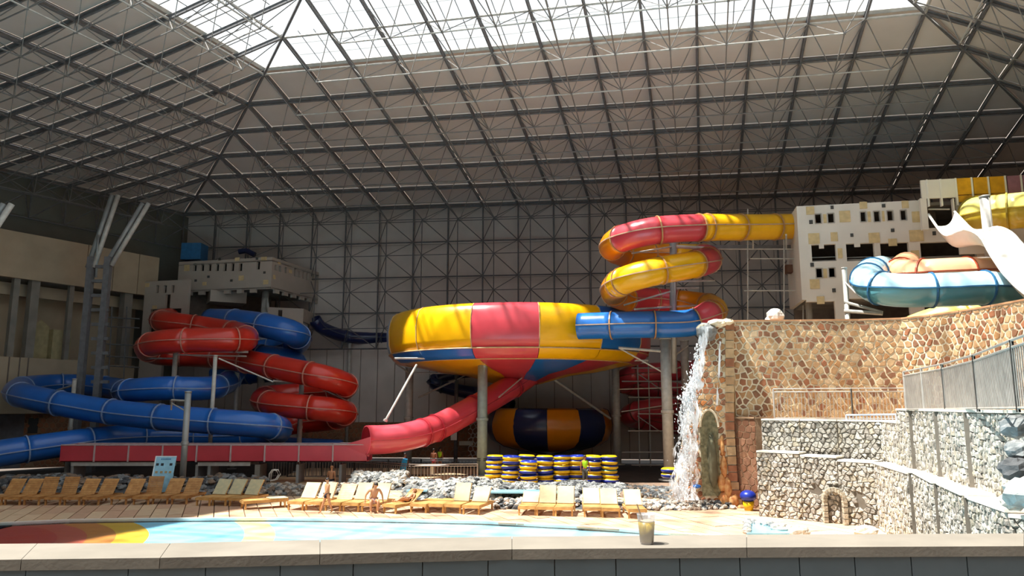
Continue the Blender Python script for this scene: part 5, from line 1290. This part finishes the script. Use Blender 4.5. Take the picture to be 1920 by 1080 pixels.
W2 = M('sign_white', '#e8f2f6'); BL2 = M('sign_text_blue', '#3f7ea8'); BN = M('sign_picture_brown', '#b09468'); DK = M('sign_picture_dark', '#2c3038')
decal('border', 0, .05, 0, 1, W2); decal('border', .05, 1, 0, .03, W2)
for k in range(7): decal('title_letter', .3 + k * .07, .3 + k * .07 + .045, .08, .13, BL2)
for u in (.1, .33, .75): decal('picture', u, u + .13, .24, .32, DK)
for u in (.12, .36, .58, .78): decal('picture', u, u + .12, .5, .57, BN)
for r in range(3):
    for k in range(6 - r): decal('text_line', .1 + k * .14, .1 + k * .14 + .1, .68 + r * .05, .695 + r * .05, BL2)
for u in (.15, .8): p = onb(u, 1); t.part('leg', MB().bar(p + Vector((0, .1, 0)), Vector((p.x - .1, p.y + .3, 0)), .025, 6), STEEL)
t.part('pennant', MB().hexa([at(303, 925, 38.1), at(311, 925, 38.1), at(311, 925, 38.15), at(303, 925, 38.15), at(308, 890, 38.2), at(326, 890, 38.2), at(326, 890, 38.25), at(308, 890, 38.25)]), SIGNB)
single('terrace_table', MB().box(at(810, 873, 50), (2.2, .8, .08)).box(at(810, 880, 50), (.2, .3, .6)), WHITE, 'low white table on the sandy terrace behind the railing', 'table')
p = at(758, 885, 47.5)

# ================================================= PEOPLE
def skin_mesh(name, V, E, RAD, mat, sub=1, root=0):
    me = bpy.data.meshes.new(name); me.from_pydata([tuple(v) for v in V], E, []); o = bpy.data.objects.new(name, me); COL.objects.link(o)
    md = o.modifiers.new('s', 'SKIN'); md.use_smooth_shade = True
    for i, r in enumerate(RAD): d = me.skin_vertices[0].data[i]; d.radius = (r, r); d.use_root = (i == root)
    s2 = o.modifiers.new('d', 'SUBSURF'); s2.levels = sub; s2.render_levels = sub
    dg = bpy.context.evaluated_depsgraph_get(); ev = o.evaluated_get(dg); out = bpy.data.meshes.new_from_object(ev)
    bpy.data.objects.remove(o); bpy.data.meshes.remove(me); out.materials.clear(); out.materials.append(mat)
    out.polygons.foreach_set('use_smooth', [True] * len(out.polygons)); return out
def person(name_label, loc, rz, J, skin, hair, clothes, h=1.75, wide=1.0):
    """J: joints in unit height (x right, y away, z up) for pelvis chest neck head, sh, el, wr, hip, kn, an (L/R)"""
    t = T('person', name_label, 'person', loc, rz=rz); S = h; V = []; E = []; RD = []; ix = {}
    def v(k, p, r, par=None):
        ix[k] = len(V); V.append(Vector(p) * S); RD.append(r * S * (wide if r > .03 else 1)); 
        if par is not None: E.append((ix[par], ix[k]))
    pel, che, nek, hed = J['pelvis'], J['chest'], J['neck'], J['head']; v('p', pel, .07)
    mid = (Vector(pel) + Vector(che)) / 2; v('m', mid, .062, 'p'); v('c', che, .075, 'm'); v('n', nek, .03, 'c'); hd = (Vector(hed) - Vector(nek)); v('h0', Vector(nek) + hd * .55, .042, 'n'); v('h', hed, .05, 'h0'); v('h2', Vector(hed) + hd.normalized() * .045, .036, 'h')
    for s in 'LR':
        v('s' + s, J['sh' + s], .036, 'c'); v('e' + s, J['el' + s], .024, 's' + s); v('w' + s, J['wr' + s], .016, 'e' + s)
        d = (Vector(J['wr' + s]) - Vector(J['el' + s])).normalized(); v('k' + s, Vector(J['wr' + s]) + d * .035, .019, 'w' + s)
        v('q' + s, J['hp' + s], .055, 'p'); kn = Vector(J['kn' + s]); hp = Vector(J['hp' + s]); v('t' + s, hp.lerp(kn, .45), .047, 'q' + s); v('g' + s, kn, .033, 't' + s); an = Vector(J['an' + s]); v('f' + s, kn.lerp(an, .35), .033, 'g' + s); v('a' + s, an, .019, 'f' + s)
        v('o' + s, J['to' + s], .017, 'a' + s)
    body = skin_mesh('body', V, E, RD, skin); fg = MB()
    bm = bmesh.new(); bm.from_mesh(body)
    for s in 'LR':                                    # fingers and thumb
        w = Vector(J['wr' + s]) * S; d = (Vector(J['wr' + s]) - Vector(J['el' + s])).normalized(); k0 = w + d * .04 * S; sd = d.cross(Vector((0, 1, 0.1))).normalized(); up_ = sd.cross(d)
        for i, (o, L) in enumerate(((-.012, .036), (-.004, .043), (.004, .041), (.012, .032))):
            b0 = k0 + sd * o * S; b1 = b0 + d * L * .55 * S - up_ * .004 * S; b2 = b1 + d * L * .45 * S - up_ * .012 * S; fg.bar(b0, b1, .0048 * S, 5, .0045 * S); fg.bar(b1, b2, .0045 * S, 5, .0034 * S)
        b0 = w + d * .018 * S + sd * .012 * S; b1 = b0 + sd * .018 * S + d * .014 * S; fg.bar(b0, b1, .0055 * S, 5, .005 * S); fg.bar(b1, b1 + d * .018 * S + sd * .004 * S, .005 * S, 5, .0038 * S)
    # nose and ears joined to the body
    f = J.get('face', (0, -1, 0)); fv = Vector(f).normalized(); H = Vector(hed) * S; u = hd.normalized(); sx = fv.cross(u).normalized()
    fg.ellip(H + fv * .052 * S - u * .005 * S, (.009 * S, .012 * S, .014 * S), 6, 4)
    for q in (-1, 1): fg.ellip(H + sx * q * .05 * S, (.008 * S, .012 * S, .017 * S), 6, 4)
    tmp = fg.mesh('tmp', skin, None, True); bm.from_mesh(tmp); bm.to_mesh(body); bm.free(); bpy.data.meshes.remove(tmp); link('body', body, t.o)
    for q in (-1, 1): link('eye', MB().ellip(H + fv * .046 * S + sx * q * .018 * S + u * .008 * S, (.006 * S,) * 3, 6, 4).mesh('eye', BLACK), t.o)
    link('mouth', MB().ellip(H + fv * .047 * S - u * .028 * S, (.012 * S, .005 * S, .003 * S), 6, 4).mesh('mouth', M('lips', '#8a4a40')), t.o)
    link('hair', MB().ellip(H + u * .022 * S - fv * .012 * S, (.054 * S, .056 * S, .05 * S), 12, 8, jit=.04).mesh('hair', hair, None, True), t.o)
    for (nm, keys, m, grow) in clothes:
        ks = list(keys); VV = []; RR = []; EE = []; mp = {}
        for k in ks: mp[ix[k]] = len(VV); VV.append(V[ix[k]]); RR.append(RD[ix[k]] + grow * S)
        for a, b in E:
            if a in mp and b in mp: EE.append((mp[a], mp[b]))
        link(nm, skin_mesh(nm, VV, EE, RR, m), t.o)
    return t
def stand(step=0.0, armL=(-.02, .0), armR=(.02, .0)):
    J = {'pelvis': (0, 0, .53), 'chest': (0, 0, .72), 'neck': (0, 0, .83), 'head': (0, -.01, .915)}
    for s, q in (('L', -1), ('R', 1)):
        st = step * q; J['sh' + s] = (q * .105, 0, .80); J['el' + s] = (q * .135, -st * .5, .64); J['wr' + s] = (q * .14, -st * .9 - .03, .50)
        J['hp' + s] = (q * .048, 0, .50); J['kn' + s] = (q * .055, st * .45 - .01, .275); J['an' + s] = (q * .055, st, .04 + (abs(st) * .08 if st > 0 else 0)); J['to' + s] = (q * .06, st - .075, .018)
    return J
TR = lambda m: ('swim_trunks', ('p', 'qL', 'qR', 'tL', 'tR'), m, .006)
SH = lambda m: ('shirt', ('p', 'm', 'c', 'sL', 'sR'), m, .010)
bp_ = ground(612, 962)
person('boy in dark swim trunks walking left along the pool edge', bp_, -.9, stand(.16), SKIN, HAIR, [('swim_trunks', ('p', 'qL', 'qR'), NAVYC, .007)], 1.52)
# seated man on a lounger edge, facing the viewer, leaning on his arms
J = {'pelvis': (0, 0, .0), 'chest': (.01, -.05, .19), 'neck': (.02, -.08, .29), 'head': (.035, -.11, .37)}
for s, q in (('L', -1), ('R', 1)):
    J['sh' + s] = (q * .115 + .01, -.06, .265); J['el' + s] = (q * .20, -.05, .13); J['wr' + s] = (q * .215, -.08, .0)
    J['hp' + s] = (q * .055, -.02, -.01); J['kn' + s] = (q * .09, -.27, .01); J['an' + s] = (q * .08, -.27, -.235); J['to' + s] = (q * .085, -.34, -.255)
mp_ = ground(690, 963); man = person('bare-chested man in pale trunks sitting on a lounger with arms spread', mp_ + Vector((.15, .45, .50)), .25, J, SKIN, HAIR, [TR(M('pink_grey_cloth', '#c8a8a0'))], 1.78, 1.1)
# lying woman
lw = woman_l; J = {'pelvis': (0, .62, .0), 'chest': (0, .76, .10), 'neck': (0, .84, .165), 'head': (0, .89, .215), 'face': (0, -.6, .8)}
for s, q in (('L', -1), ('R', 1)):
    J['sh' + s] = (q * .1, .815, .145); J['el' + s] = (q * .15, .72, .06); J['wr' + s] = (q * .12, .62, .05)
    J['hp' + s] = (q * .048, .60, .0); J['kn' + s] = (q * .055, .36, .08 if s == 'R' else .01); J['an' + s] = (q * .05, .14, .0); J['to' + s] = (q * .05, .11, .04)
wm = person('woman in a dark bikini lying back on the angled lounger', lw.location + Matrix.Rotation(-.62, 3, 'Z') @ Vector((0, .12, .46)), -.62, J, SKIN, HAIRB, [('bikini_bottom', ('p', 'qL', 'qR'), NAVYC, .005), ('bikini_top', ('c', 'm'), WHITE, .004)], 1.66)
person('bather with reddish hair wading behind the walking boy, seen above his head', Vector((at(621, 900, 43.5).x, 43.5, -.45)), 2.9, stand(.02), SKIN, HAIRB, [TR(NAVYC)], 1.7)
person('attendant in a lime green shirt and dark trousers before the swim rings', Vector((at(1097, 890, 44.3).x, 44.3, .0)), .2, stand(.03), SKIN2, HAIR, [SH(GREENV), ('trousers', ('p', 'qL', 'qR', 'tL', 'tR', 'gL', 'gR', 'fL', 'fR'), GREYC, .008)], 1.78)
person('bare-backed person with dark skin standing at the terrace railing', Vector((at(813, 870, 52).x, 52, .03)), 2.8, stand(.02), SKIN2, HAIR, [TR(RED)], 1.7)
person('person in a lime top beside the bare-backed bather at the railing', Vector((at(825, 870, 53.4).x, 53.4, .03)), 2.6, stand(.02), SKIN2, HAIR, [SH(GREENV), TR(NAVYC)], 1.68)
pc = person('person in dark swimwear by the left bowl pillar with a blue towel', Vector((at(759, 885, 48.6).x, 48.6, .03)), 1.2, stand(.08), SKIN2, HAIR, [SH(NAVYC), TR(NAVYC)], 1.6)
single('blue_towel', MB().hexa([pc.loc + Vector(v) for v in ((-.3, -.25, .5), (.05, -.25, .45), (.1, -.1, .45), (-.25, -.1, .5), (-.1, -.3, 1.25), (.15, -.3, 1.2), (.2, -.15, 1.2), (-.05, -.15, 1.25))]), M('bright_blue_cloth', '#2a9ad8', rough=.9), 'bright blue towel held by the person beside the bowl pillar', 'towel')
